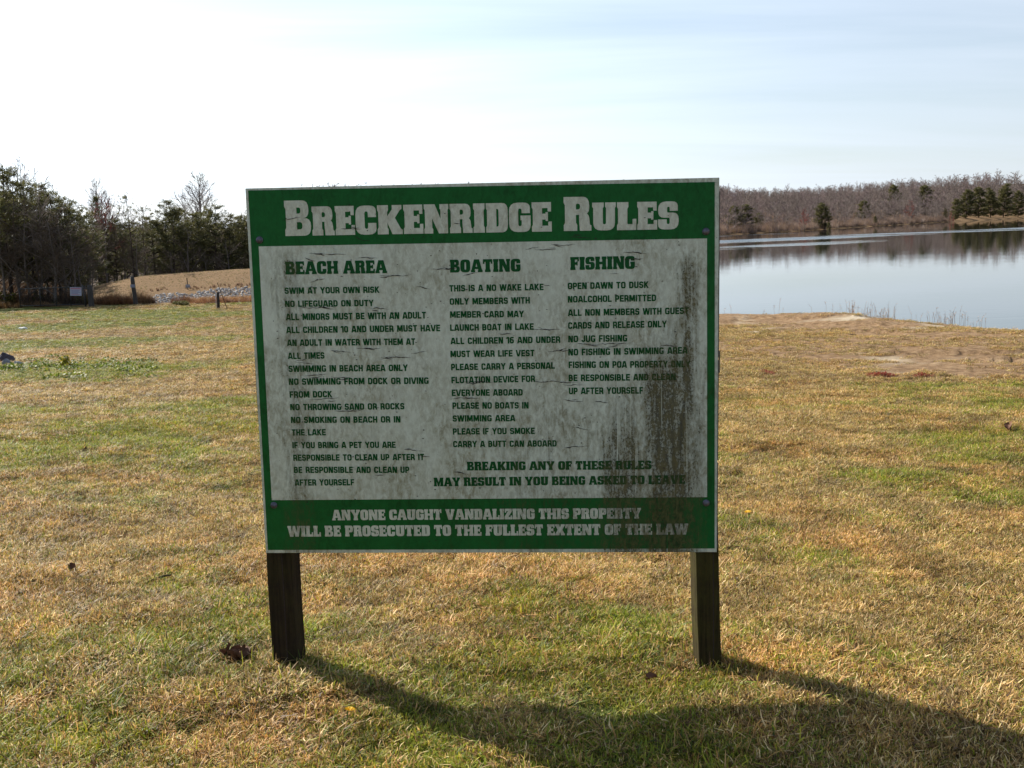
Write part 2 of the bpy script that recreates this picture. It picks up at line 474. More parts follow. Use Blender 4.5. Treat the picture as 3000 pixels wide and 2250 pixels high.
# ------------------------------------------------------------------ water
def water_material(name, bands):
    m, n, l = new_mat(name)
    g = n.new('ShaderNodeNewGeometry')
    mpn = N(n, 'ShaderNodeMapping'); mpn.inputs['Scale'].default_value = (0.35, 1.0, 1.0)
    l.new(g.outputs['Position'], mpn.inputs[0])
    n1 = noise(n, l, mpn.outputs[0], 1.6, 3, 0.5)
    n2 = noise(n, l, mpn.outputs[0], 0.25, 3, 0.5)
    h = mth(n, l, 'ADD', mth(n, l, 'MULTIPLY', n1.outputs['Fac'], 0.003), mth(n, l, 'MULTIPLY', n2.outputs['Fac'], 0.004))
    rough = 0.02
    if bands:
        # wind-ruffled lanes lying along the far shore
        s = n.new('ShaderNodeSeparateXYZ'); l.new(g.outputs['Position'], s.inputs[0])
        wv = noise(n, l, g.outputs['Position'], 0.012, 3, 0.5)
        mp2 = N(n, 'ShaderNodeMapping'); mp2.inputs['Rotation'].default_value = (0, 0, -.656); mp2.inputs['Scale'].default_value = (.012, .05, 1); l.new(g.outputs['Position'], mp2.inputs[0])
        u = mth(n, l, 'SUBTRACT', s.outputs['Y'], mth(n, l, 'MULTIPLY', s.outputs['X'], 0.77))
        u = mth(n, l, 'ADD', u, mth(n, l, 'MULTIPLY', mth(n, l, 'SUBTRACT', wv.outputs['Fac'], 0.5), 14.0))
        tot = None
        for c0, w0, a0, xe in bands:
            q = mth(n, l, 'DIVIDE', mth(n, l, 'SUBTRACT', u, c0), w0)
            e = mth(n, l, 'SUBTRACT', 1.0, mth(n, l, 'MULTIPLY', q, q), True)
            fx = n.new('ShaderNodeMapRange'); l.new(s.outputs['X'], fx.inputs['Value']); fx.interpolation_type = 'SMOOTHSTEP'
            fx.inputs['From Min'].default_value = xe * .6; fx.inputs['From Max'].default_value = xe; fx.inputs['To Min'].default_value = a0; fx.inputs['To Max'].default_value = 0.0
            e = mth(n, l, 'MULTIPLY', e, fx.outputs[0])
            tot = e if tot is None else mth(n, l, 'MAXIMUM', tot, e)
        lane = noise(n, l, mp2.outputs[0], 1.0, 3, 0.6)
        tot = mth(n, l, 'MULTIPLY', tot, ramp(n, l, lane.outputs['Fac'], [(.36, .0), (.56, 1.)]).outputs[0])
        n3 = noise(n, l, g.outputs['Position'], 1.1, 2, 0.5)
        h = mth(n, l, 'ADD', h, mth(n, l, 'MULTIPLY', mth(n, l, 'MULTIPLY', n3.outputs['Fac'], tot), 0.22))
        rough = mth(n, l, 'ADD', mth(n, l, 'MULTIPLY', tot, 0.22), 0.012)
    return finish(m, n, l, (0.012, 0.016, 0.013), rough, h, 1.0, 1.0, 0.5)
M_LAKE = water_material("lake water", [(225, 10, .8, 95), (164, 16, 1.0, 900), (126, 9, .55, 62)])
M_POND = water_material("pond water", None)
P = LAKE
bm = bmesh.new()
def grow(P, k):
    c = P.mean(0); out = []
    n = len(P)
    for i in range(n):
        t = P[(i + 1) % n] - P[i - 1]; t = t / np.hypot(*t)
        out.append(P[i] + np.array([-t[1], t[0]]) * k)
    return np.array(out)
area = 0.5 * sum(P[i][0] * P[(i + 1) % len(P)][1] - P[(i + 1) % len(P)][0] * P[i][1] for i in range(len(P)))
PG = grow(P, -1.5 if area > 0 else 1.5)
tris = tessellate_polygon([[Vector((p[0], p[1], 0)) for p in PG]])
obj("lake", mesh_np("lake", [(p[0], p[1], WATER_Z) for p in PG], [tuple(t) for t in tris], M_LAKE), kind='structure', label='calm lake reflecting the sky and the wooded far shore')
pv = [(-28, 57), (-11, 57), (-11, 70), (-28, 70)]
obj("pond", mesh_np("pond", [(a, b, POND_Z) for a, b in pv], [(0, 1, 2, 3)], M_POND), kind='structure', label='small dark pond below the grassed dam')

# ------------------------------------------------------------------ lettering
# every glyph is drawn as its own outlines: cap height 1
def round_poly(P, n=4):
    out = []
    k = len(P)
    for i, p in enumerate(P):
        r = p[2] if len(p) > 2 else 0
        p0 = Vector(P[i - 1][:2]); p1 = Vector(p[:2]); p2 = Vector(P[(i + 1) % k][:2])
        if r <= 0: out.append(p1); continue
        a = p1 + (p0 - p1).normalized() * min(r, (p0 - p1).length * .499)
        b = p1 + (p2 - p1).normalized() * min(r, (p2 - p1).length * .499)
        for j in range(n + 1):
            t = j / n
            # close to a circular arc
            w = 1.414
            q = (a * (1 - t) ** 2 + p1 * (2 * t * (1 - t) * .78 * w / 1.1) + b * t * t) / ((1 - t) ** 2 + 2 * t * (1 - t) * .78 * w / 1.1 + t * t)
            out.append(q)
    return out

def serif_stem(x0, x1, L=True, Rr=True, top=1.0, bot=0.0, s=0.035):
    l = x0 - (s if L else 0); r = x1 + (s if Rr else 0)
    return [(l, bot), (r, bot), (r, bot + .17), (x1, bot + .24), (x1, top - .24), (r, top - .17), (r, top), (l, top), (l, top - .17), (x0, top - .24), (x0, bot + .24), (l, bot + .17)]

def slab_font():
    G = {}
    S = .33
    e = .035
    def st(*a, **k): return (serif_stem(*a, **k), [])
    def q(*p): return (list(p), [])
    G['I'] = (.40, [st(e, e + S)])
    G['B'] = (.76, [st(e, .35, Rr=False), ([(.35, 1), (.70, 1, .24), (.70, .50, .2), (.35, .50)], [[(.351, .80), (.47, .80, .09), (.47, .63, .09), (.351, .63)]]),
                    ([(.35, .50), (.76, .50, .2), (.76, 0, .26), (.35, 0)], [[(.351, .39), (.51, .39, .1), (.51, .18, .1), (.351, .18)]])])
    G['P'] = (.73, [st(e, .36), ([(.36, 1), (.73, 1, .26), (.73, .38, .26), (.36, .38)], [[(.361, .80), (.47, .80, .09), (.47, .57, .09), (.361, .57)]])])
    G['R'] = (.78, [st(e, .35, Rr=True), ([(.35, 1), (.73, 1, .26), (.73, .47, .2), (.35, .47)], [[(.351, .80), (.47, .80, .09), (.47, .63, .09), (.351, .63)]]),
                    q((.44, .47), (.58, .56), (.72, .47, .1), (.75, .18, 0), (.79, .15), (.79, 0), (.46, 0), (.44, .30, .08))])
    G['D'] = (.76, [st(e, .36, Rr=False), ([(.36, 1), (.76, 1, .26), (.76, 0, .26), (.36, 0)], [[(.361, .80), (.44, .80, .1), (.44, .2, .1), (.361, .2)]])])
    G['E'] = (.68, [st(e, .36, Rr=False), q((.36, 1), (.67, 1), (.67, .68), (.55, .68, .03), (.55, .80), (.36, .80)), q((.36, .61), (.48, .61), (.48, .66), (.56, .66), (.56, .36), (.48, .36), (.48, .41), (.36, .41)),
                    q((.36, 0), (.69, 0), (.69, .34), (.57, .34, .03), (.57, .2), (.36, .2))])
    G['F'] = (.66, [st(e, .36), q((.36, 1), (.66, 1), (.66, .66), (.54, .66, .03), (.54, .80), (.36, .80)), q((.36, .60), (.47, .60), (.47, .66), (.56, .66), (.56, .34), (.47, .34), (.47, .40), (.36, .40))])
    G['L'] = (.66, [st(e, .36), q((.36, 0), (.67, 0), (.67, .40), (.54, .40, .03), (.54, .21), (.36, .21))])
    G['T'] = (.74, [q((.02, 1), (.72, 1), (.74, .64), (.62, .64, .03), (.60, .79), (.535, .79), (.535, .22), (.59, .17), (.59, 0), (.15, 0), (.15, .17), (.205, .22), (.205, .79), (.14, .79), (.12, .64), (0, .64))])
    G['H'] = (.86, [st(e, .33), st(.53, .825), q((.33, .60), (.53, .60), (.53, .40), (.33, .40))])
    G['O'] = (.76, [([(0, 1, .3), (.76, 1, .3), (.76, 0, .3), (0, 0, .3)], [[(.32, .80, .1), (.44, .80, .1), (.44, .2, .1), (.32, .2, .1)]])])
    G['C'] = (.73, [([(.73, .60), (.73, 1, .24), (.0, 1, .3), (0, 0, .3), (.73, 0, .28), (.73, .40), (.44, .40), (.44, .2, .08), (.32, .2, .08), (.32, .80, .08), (.44, .80, .08), (.44, .60)], [])])
    G['G'] = (.75, [([(.73, .64), (.73, 1, .24), (.0, 1, .3), (0, 0, .3), (.75, 0, .24), (.75, .56), (.40, .56), (.40, .40), (.44, .40), (.44, .2, .08), (.32, .2, .08), (.32, .80, .08), (.44, .80, .08), (.44, .64)], [])])
    G['S'] = (.70, [([(.68, .66), (.68, 1, .22), (.0, 1, .28), (0, .42, .24), (.40, .42, .05), (.40, .19, .06), (.30, .19, .06), (.30, .36), (0, .36), (0, 0, .22), (.71, 0, .28), (.71, .60, .24), (.31, .60, .05), (.31, .81, .06), (.40, .81, .06), (.40, .66)], [])])
    G['U'] = (.82, [([(0, 1), (.40, 1), (.40, .85), (.37, .80), (.37, .22, .06), (.48, .22, .06), (.48, .80), (.45, .85), (.45, 1), (.82, 1), (.82, .85), (.79, .80), (.79, 0, .28), (.035, 0, .28), (.035, .80), (0, .85)], [])])
    G['N'] = (.86, [q((0, 1), (.38, 1), (.58, .50), (.58, .80), (.55, .85), (.55, 1), (.86, 1), (.86, .85), (.83, .80), (.83, 0), (.51, 0), (.28, .52), (.28, .20), (.31, .15), (.31, 0), (0, 0), (0, .15), (.03, .20), (.03, .80), (0, .85))])
    G['K'] = (.88, [st(e, .35), q((.35, .62), (.52, .85), (.52, 1), (.86, 1), (.86, .86), (.80, .83), (.62, .56), (.82, .19), (.88, .15), (.88, 0), (.52, 0), (.35, .40))])
    G['A'] = (.88, [q((0, 0), (.33, 0), (.33, .13), (.30, .17), (.31, .24), (.55, .24), (.56, .17), (.53, .13), (.53, 0), (.90, 0), (.90, .15), (.86, .17), (.64, 1), (.25, 1), (.04, .17), (0, .15)) [:1][0] and
                    ([(0, 0), (.33, 0), (.33, .13), (.30, .17), (.31, .24), (.55, .24), (.56, .17), (.53, .13), (.53, 0), (.90, 0), (.90, .15), (.86, .17), (.64, 1), (.25, 1), (.04, .17), (0, .15)],
                     [[(.37, .42), (.43, .72), (.49, .42)]])])
    G['V'] = (.86, [q((0, 1), (.38, 1), (.38, .87), (.35, .83), (.45, .40), (.54, .83), (.52, .87), (.52, 1), (.86, 1), (.86, .85), (.83, .83), (.62, 0), (.26, 0), (.04, .83), (0, .85))])
    G['W'] = (1.2, [q((0, 1), (.36, 1), (.36, .87), (.33, .83), (.40, .42), (.50, 1), (.72, 1), (.82, .42), (.89, .83), (.87, .87), (.87, 1), (1.2, 1), (1.2, .85), (1.17, .83), (1.0, 0), (.70, 0), (.60, .48), (.51, 0), (.20, 0), (.03, .83), (0, .85))])
    G['Y'] = (.86, [q((0, 1), (.38, 1), (.38, .87), (.36, .84), (.44, .62), (.53, .84), (.51, .87), (.51, 1), (.86, 1), (.86, .85), (.82, .83), (.62, .42), (.62, .20), (.66, .15), (.66, 0), (.24, 0), (.24, .15), (.28, .20), (.28, .42), (.04, .83), (0, .85))])
    G['X'] = (.86, [q((0, 1), (.38, 1), (.38, .88), (.44, .70), (.50, .88), (.50, 1), (.86, 1), (.86, .85), (.80, .82), (.64, .50), (.80, .18), (.86, .15), (.86, 0), (.50, 0), (.50, .12), (.43, .30), (.37, .12), (.37, 0), (0, 0), (0, .15), (.05, .18), (.22, .50), (.06, .82), (0, .85))])
    G['Z'] = (.70, [q((.02, 1), (.68, 1), (.68, .74), (.36, .22), (.56, .22), (.57, .36), (.70, .36), (.70, 0), (0, 0), (0, .26), (.33, .78), (.16, .78), (.15, .64), (.02, .64))])
    G['M'] = (1.06, [q((0, 1), (.36, 1), (.53, .45), (.70, 1), (1.06, 1), (1.06, .85), (1.03, .80), (1.03, .20), (1.06, .15), (1.06, 0), (.68, 0), (.68, .15), (.72, .20), (.72, .55), (.60, 0), (.45, 0), (.30, .55), (.30, .20), (.34, .15), (.34, 0), (0, 0), (0, .15), (.03, .20), (.03, .80), (0, .85))])
    return G

def ribbon(path, w, closed=False):
    """both edges of a stroke of half-width w along a rounded path"""
    P = [Vector(p) for p in path]
    L, Rr = [], []
    n = len(P)
    for i in range(n):
        a = P[i - 1] if (i > 0 or closed) else None
        b = P[(i + 1) % n] if (i < n - 1 or closed) else None
        d1 = (P[i] - a).normalized() if a is not None else None
        d2 = (b - P[i]).normalized() if b is not None else None
        d1 = d1 or d2; d2 = d2 or d1
        t = (d1 + d2).normalized() if (d1 + d2).length > 1e-6 else d1
        nn = Vector((-t.y, t.x)); c = max(.35, nn.dot(Vector((-d1.y, d1.x))))
        L.append(P[i] + nn * w / c); Rr.append(P[i] - nn * w / c)
    quads = []
    for i in range(n if closed else n - 1):
        j = (i + 1) % n
        quads.append([Rr[i], Rr[j], L[j], L[i]])
    return quads

def clip_y(poly, y, keep_above):
    out = []
    for i in range(len(poly)):
        a, b = poly[i - 1], poly[i]
        ia = (a.y >= y) == keep_above or abs(a.y - y) < 1e-9
        ib = (b.y >= y) == keep_above or abs(b.y - y) < 1e-9
        if ia != ib:
            t = (y - a.y) / (b.y - a.y); out.append(a + (b - a) * t)
        if ib: out.append(b)
    return out

def round_path(P, closed=False, n=4):
    if closed: return round_poly(P, n)
    out = [Vector(P[0][:2])]
    for i in range(1, len(P) - 1):
        r = P[i][2] if len(P[i]) > 2 else 0
        p1 = Vector(P[i][:2])
        if r <= 0: out.append(p1); continue
        p0, p2 = Vector(P[i - 1][:2]), Vector(P[i + 1][:2])
        a = p1 + (p0 - p1).normalized() * min(r, (p0 - p1).length * .49)
        b = p1 + (p2 - p1).normalized() * min(r, (p2 - p1).length * .49)
        for j in range(n + 1):
            t = j / n; out.append(a * (1 - t) ** 2 + p1 * 2 * t * (1 - t) + b * t * t)
    out.append(Vector(P[-1][:2]))
    return out

def sans_font():
    w = .112; l = w; b = w; t = 1 - w; G = {}; r = .62 - w; k = .16; m = .5
    G['I'] = (2 * w, [([(l, 0), (l, 1)], 0)])
    G['L'] = (.55, [([(l, 1), (l, b), (.55, b)], 0)])
    G['T'] = (.60, [([(0, t), (.60, t)], 0), ([(.30, 0), (.30, t - w)], 0)])
    G['F'] = (.55, [([(l, 0), (l, t), (.55, t)], 0), ([(2 * w, m - .03), (.50, m - .03)], 0)])
    G['E'] = (.57, [([(.57, t), (l, t), (l, b), (.57, b)], 0), ([(2 * w, m), (.53, m)], 0)])
    G['O'] = (.66, [([(l, b, k), (.66 - w, b, k), (.66 - w, t, k), (l, t, k)], 1)])
    G['0'] = (.60, [([(l, b, k), (.60 - w, b, k), (.60 - w, t, k), (l, t, k)], 1)])
    G['1'] = (.36, [([(.27, 0), (.27, 1)], 0), ([(.0, .72), (.10, .90), (.172, .90)], 0)])
    G['6'] = (.60, [([(.56, t - .04), (.5, t, .05), (l, t, k), (l, b, k), (.60 - w, b, k), (.60 - w, .56, k), (2 * w, .56)], 0)])
    G['C'] = (.62, [([(r, .66), (r, t, k), (l, t, k), (l, b, k), (r, b, k), (r, .34)], 0)])
    G['G'] = (.66, [([(r + .02, .72), (r + .02, t, k), (l, t, k), (l, b, k), (r + .03, b, .08), (r + .03, .43), (.36, .43)], 0)])
    G['U'] = (.64, [([(l, 1), (l, b, k), (.64 - w, b, k), (.64 - w, 1)], 0)])
    G['J'] = (.52, [([(.52 - w, 1), (.52 - w, b, k), (l - .02, b, k), (l - .02, .34)], 0)])
    G['D'] = (.64, [([(l, 0 + b), (.64 - w, b, k + .04), (.64 - w, t, k + .04), (l, t)], 1)])
    G['B'] = (.63, [([(l, b), (.62 - w, b, k), (.62 - w, m, .13), (.48 - w, m), (2 * w, m)], 0), ([(l, b - w), (l, t), (.59 - w, t, k), (.59 - w, m + .02, .12), (.44, m + .02 + w * .0)], 0)])
    G['P'] = (.60, [([(l, 0), (l, t), (.60 - w, t, k), (.60 - w, .42, k), (2 * w, .42)], 0)])
    G['R'] = (.63, [([(l, 0), (l, t), (.61 - w, t, k), (.61 - w, .44, .12), (2 * w, .44)], 0), ([(.33, .44 - w), (.52, .34, .08), (.53, 0)], 0)])
    G['S'] = (.61, [([(.61 - w - .01, .70), (.61 - w - .01, t, k), (l, t, k), (l, m, .12), (.61 - w, m, .12), (.61 - w, b, k), (l, b, k), (l, .30)], 0)])
    G['H'] = (.64, [([(l, 0), (l, 1)], 0), ([(.64 - w, 0), (.64 - w, 1)], 0), ([(2 * w, m), (.64 - 2 * w, m)], 0)])
    G['N'] = (.68, [([(l, -.0), (l, 1)], 0), ([(.68 - w, 0), (.68 - w, 1)], 0), ([(.16, 1.12), (.52, -.12)], 2)])
    G['M'] = (.84, [([(l, 0), (l, 1)], 0), ([(.84 - w, 0), (.84 - w, 1)], 0), ([(.14, 1.1), (.42, .12)], 2), ([(.70, 1.1), (.42, .12)], 2)])
    G['A'] = (.70, [([(.05, -.1), (.31, 1.1)], 2), ([(.65, -.1), (.39, 1.1)], 2), ([(.2, .26), (.5, .26)], 0)])
    G['V'] = (.70, [([(.05, 1.1), (.32, -.1)], 2), ([(.65, 1.1), (.38, -.1)], 2)])
    G['W'] = (.98, [([(.05, 1.1), (.26, -.1)], 2), ([(.48, 1.1), (.28, -.1)], 2), ([(.50, 1.1), (.70, -.1)], 2), ([(.93, 1.1), (.72, -.1)], 2)])
    G['Y'] = (.68, [([(.04, 1.1), (.34, .42)], 2), ([(.64, 1.1), (.34, .42)], 2), ([(.34, 0), (.34, .44)], 0)])
    G['K'] = (.66, [([(l, 0), (l, 1)], 0), ([(.62, 1.12), (.22, .50)], 2), ([(.26, .56), (.64, -.12)], 2)])
    return G, w

SLAB = slab_font()
SANS, SW = sans_font()
_cache = {}
def glyph(font, ch):
    """list of layers, each (verts2d, faces)"""
    if (font, ch) in _cache: return _cache[font, ch]
    lay = []
    if font == 'slab':
        adv, shapes = SLAB[ch]
        for outl, holes in shapes:
            loops = [round_poly(outl)] + [round_poly(h) for h in holes]
            tr = tessellate_polygon([[Vector((p.x, p.y, 0)) for p in lp] for lp in loops])
            lay.append(([p for lp in loops for p in lp], [tuple(t) for t in tr]))
    else:
        adv, strokes = SANS[ch]
        for path, mode in strokes:
            pts = round_path(path, mode == 1)
            V, Fs = [], []
            for q in ribbon(pts, SW * (.98 if mode != 2 else .95), mode == 1):
                if mode == 2:
                    q = clip_y(clip_y(q, 0, True), 1, False)
                if len(q) < 3: continue
                k = len(V); V += q; Fs.append(tuple(range(k, k + len(q))))
            lay.append((V, Fs))
    _cache[font, ch] = (adv, lay)
    return _cache[font, ch]

def text_mesh(runs, font, gap, space):
    """runs: text with a size per letter; returns verts, faces in a unit box and the total width"""
    V, Fs, x = [], [], 0.0
    for ch, sz in runs:
        if ch == ' ': x += space; continue
        adv, lay = glyph(font, ch)
        for i, (pv_, pf) in enumerate(lay):
            k = len(V)
            V += [(x + p.x * sz, p.y * sz, i) for p in pv_]
            Fs += [tuple(k + a for a in f) for f in pf]
        x += adv * sz + gap
    return V, Fs, x - gap

# ------------------------------------------------------------------ the sign
BW, BH = 1.524, 1.226
SP = Vector((-0.0913, 3.6695, 1.0257))
SR = Matrix.Rotation(-0.0653, 3, 'Z') @ Matrix.Rotation(0.0142, 3, 'X') @ Matrix.Rotation(0.0065, 3, 'Y')
SM = Matrix.Translation(SP) @ SR.to_4x4()
SMI = SM.inverted()

def board_pt(px, py):
    """a point of the board's face, in the board's own metres"""
    o = SMI @ Vector((0, 0, CAMZ)); d = SMI.to_3x3() @ px_ray(px, py)
    t = -o.y / d.y
    p = o + d * t
    return p.x, p.z

sign_root = empty("rules_sign", (SP.x, SP.y, 0), label='weathered green and white rules board headed Breckenridge Rules standing on two wooden posts', cat='sign')
ROOTI = Matrix.Translation((-SP.x, -SP.y, 0))

def weather(n, l, base, amount=1.0):
    """algae runs, grime and specks on the board, laid out in the board's own coordinates"""
    t = n.new('ShaderNodeTexCoord'); t.object = board
    s = n.new('ShaderNodeSeparateXYZ'); l.new(t.outputs['Object'], s.inputs[0])
    X, Zc = s.outputs['X'], s.outputs['Z']
    def mapped(sx, sz):
        mpn = N(n, 'ShaderNodeMapping'); mpn.inputs['Scale'].default_value = (sx, 0.0, sz)
        l.new(t.outputs['Object'], mpn.inputs[0]); return mpn.outputs[0]
    def bump_at(c, w, v=X):
        q = mth(n, l, 'DIVIDE', mth(n, l, 'SUBTRACT', v, c), w)
        return mth(n, l, 'SUBTRACT', 1.0, mth(n, l, 'MULTIPLY', q, q), True)
    def below(z0, z1):
        mr = n.new('ShaderNodeMapRange'); l.new(Zc, mr.inputs['Value']); mr.interpolation_type = 'SMOOTHSTEP'
        mr.inputs['From Min'].default_value = z1; mr.inputs['From Max'].default_value = z0
        mr.inputs['To Min'].default_value = 1; mr.inputs['To Max'].default_value = 0
        return mr.outputs[0]
    st = noise(n, l, mapped(30, 4.0), 1.0, 6, 0.68, .9)
    st2 = noise(n, l, mapped(85, 20), 1.0, 5, 0.72, .8)
    fine = noise(n, l, mapped(150, 110), 1.0, 4, 0.75)
    mot = noise(n, l, mapped(6.5, 4.2), 1.0, 5, 0.62)
    zone = mth(n, l, 'MULTIPLY', bump_at(.61, .16), below(.44, -.12))
    zone = mth(n, l, 'MAXIMUM', zone, mth(n, l, 'MULTIPLY', bump_at(.665, .06), mth(n, l, 'MULTIPLY', below(.46, .3), .85)))
    zone = mth(n, l, 'MAXIMUM', zone, mth(n, l, 'MULTIPLY', bump_at(.45, .13), mth(n, l, 'MULTIPLY', below(.18, -.30), .92)))
    zone = mth(n, l, 'MAXIMUM', zone, mth(n, l, 'MULTIPLY', bump_at(.22, .62), mth(n, l, 'MULTIPLY', below(.25, -.25), .50)))
    zone = mth(n, l, 'MAXIMUM', zone, mth(n, l, 'MULTIPLY', bump_at(-.635, .085), mth(n, l, 'MULTIPLY', below(.47, .38), .66)))
    zone = mth(n, l, 'MAXIMUM', zone, 0.16)
    def stretch(v, a, b, c=0.0, d=1.0):
        mr = N(n, 'ShaderNodeMapRange'); l.new(v, mr.inputs['Value'])
        mr.inputs['From Min'].default_value = a; mr.inputs['From Max'].default_value = b
        mr.inputs['To Min'].default_value = c; mr.inputs['To Max'].default_value = d
        return mr.outputs[0]
    blot = noise(n, l, mapped(60, 30), 1.0, 7, 0.75, .5)
    zb = mth(n, l, 'MULTIPLY', mth(n, l, 'SUBTRACT', zone, .5), .40)
    f = mth(n, l, 'ADD', mth(n, l, 'MULTIPLY', st.outputs['Fac'], .40), mth(n, l, 'MULTIPLY', st2.outputs['Fac'], .25))
    f = mth(n, l, 'ADD', f, mth(n, l, 'MULTIPLY', blot.outputs['Fac'], .35))
    f = mth(n, l, 'ADD', f, zb)
    wash = mth(n, l, 'MULTIPLY', stretch(f, .47, .64), .58)
    crust = mth(n, l, 'MULTIPLY', stretch(mth(n, l, 'ADD', f, mth(n, l, 'MULTIPLY', mth(n, l, 'SUBTRACT', fine.outputs['Fac'], .5), .55)), .59, .67), .92)
    drip = noise(n, l, mapped(120, 2.2), 1.0, 2, 0.5, .2)
    clean = stretch(drip.outputs['Fac'], .62, .70, 1.0, .25)
    run = mth(n, l, 'MULTIPLY', mth(n, l, 'MAXIMUM', wash, crust), clean)
    # general grime
    gr = ramp(n, l, mot.outputs['Fac'], [(.30, 0.10), (.62, .85)])
    gfine = ramp(n, l, blot.outputs['Fac'], [(.38, .15), (.62, 1.0)])
    gg = mth(n, l, 'MULTIPLY', gr.outputs[0], gfine.outputs[0])
    gg = mth(n, l, 'ADD', gg, mth(n, l, 'MULTIPLY', below(.1, -.6), .14), True)
    c = mixc(n, l, mth(n, l, 'MULTIPLY', gg, amount), base, (0.36, 0.31, 0.22), 'MULTIPLY')
    c = mixc(n, l, mth(n, l, 'MULTIPLY', stretch(fine.outputs['Fac'], .56, .70), .30), c, (0.42, 0.38, 0.30), 'MULTIPLY')
    dirt = mixc(n, l, stretch(blot.outputs['Fac'], .4, .6), (0.026, 0.021, 0.009), (0.105, 0.088, 0.036))
    c = mixc(n, l, mth(n, l, 'MULTIPLY', run, amount), c, dirt)
    # black specks
    v = n.new('ShaderNodeTexVoronoi'); v.inputs['Scale'].default_value = 1; l.new(mapped(42, 42), v.inputs['Vector'])
    thr = mth(n, l, 'MULTIPLY', ramp(n, l, noise(n, l, mapped(9, 9), 1, 3).outputs['Fac'], [(.45, 0.02), (.7, .12)]).outputs[0], 1.0)
    sp = mth(n, l, 'LESS_THAN', v.outputs['Distance'], thr)
    c = mixc(n, l, mth(n, l, 'MULTIPLY', sp, .8), c, (0.022, 0.018, 0.014))
    return c, fine, run

def vinyl(name, col, amount=1.0, rough=.45):
    m, n, l = new_mat(name)
    c, fine, run = weather(n, l, col, amount)
    rr = mth(n, l, 'ADD', mth(n, l, 'MULTIPLY', run, .4), rough, True)
    return finish(m, n, l, c, rr, fine.outputs['Fac'], .25, .002, .16)

def box_bm(bm, x0, x1, y0, y1, z0, z1, bev=0.0):
    r = bmesh.ops.create_cube(bm, size=1.0)
    for v in r['verts']:
        v.co = Vector(((x0 + x1) / 2 + v.co.x * (x1 - x0), (y0 + y1) / 2 + v.co.y * (y1 - y0), (z0 + z1) / 2 + v.co.z * (z1 - z0)))
    if bev:
        es = list({e for v in r['verts'] for e in v.link_edges})
        bmesh.ops.bevel(bm, geom=es, offset=bev, segments=2, affect='EDGES', profile=.6)

def bm_mesh(name, bm, mat=None, smooth=False):
    me = bpy.data.meshes.new(name); bm.to_mesh(me); bm.free()
    if mat: me.materials.append(mat)
    if smooth: me.shade_smooth()
    return me

# board: plywood core with vinyl face; coordinate origin at the centre of the face
bm = bmesh.new(); box_bm(bm, -BW / 2, BW / 2, 0.0, 0.016, -BH / 2, BH / 2, 0.0015)
board = obj("board", bm_mesh("board", bm), sign_root, label='white bordered rectangular board')
board.matrix_basis = ROOTI @ SM
M_WHITE = vinyl("weathered white vinyl", (0.64, 0.69, 0.60))
M_WHITE2 = vinyl("white print", (0.66, 0.69, 0.59), .8)
M_GREEN = vinyl("green vinyl", (0.009, 0.125, 0.026), .85)
M_GREEN2 = vinyl("green print", (0.004, 0.085, 0.020), .7)
M_EDGE = simple("board edge", (0.20, 0.18, 0.15), (0.07, 0.055, 0.04), 30, .9, stretch=(1, 1, .1))
board.data.materials.append(M_WHITE); board.data.materials.append(M_EDGE)
for p in board.data.polygons:
    p.material_index = 0 if p.normal.y < -.9 else 1

def face_rect(name, corners, y, mat, parent, wob=.0006):
    """a sheet of vinyl through four corners given in pixels TL TR BR BL"""
    P = [Vector((a[0], y, a[1])) for a in (board_pt(*c) for c in corners)]
    n = 24; V = []; Fs = []
    for i in range(n + 1):
        for j in range(n + 1):
            u, v = i / n, j / n
            p = (P[0] * (1 - u) + P[1] * u) * (1 - v) + (P[3] * (1 - u) + P[2] * u) * v
            V.append(p)
    for i in range(n):
        for j in range(n):
            a = i * (n + 1) + j; Fs.append((a, a + 1, a + n + 2, a + n + 1))
    return obj(name, mesh_np(name, V, Fs, mat), parent)

green = face_rect("green_sheet", [(727, 558), (2094, 533), (2093.5, 1606.5), (785, 1611)], -0.0010, M_GREEN, board)
panel = face_rect("white_panel", [(758.3, 722), (2071, 698.5), (2071.4, 1456), (796.7, 1465)], -0.0020, M_WHITE, board)

def line(text, x0, y0, x1, y1, h, font, mat, parent, yoff, caps=False):
    p0, p1 = board_pt(x0, y0), board_pt(x1, y1)
    pt = board_pt(x0, y0 - h)
    H = math.hypot(pt[0] - p0[0], pt[1] - p0[1]) * .985
    W = math.hypot(p1[0] - p0[0], p1[1] - p0[1])
    runs = []
    prev = ' '
    for ch in text:
        runs.append((ch, 1.0 if not caps or prev == ' ' else .82)); prev = ch
    gap, space = ((.075, .42) if font == 'sans' else (.045, .34))
    if caps: gap, space = .035, .30
    V, Fs, w = text_mesh(runs, font, gap, space)
    sx = W / w; ang = math.atan2(p1[1] - p0[1], p1[0] - p0[0])
    ca, sa = math.cos(ang), math.sin(ang)
    out = []
    for (a, b, k) in V:
        a *= sx; b *= H
        out.append((p0[0] + a * ca - b * sa, yoff - k * 0.00012, p0[1] + a * sa + b * ca))
    return obj("lettering", mesh_np("lettering", out, Fs, mat), parent)

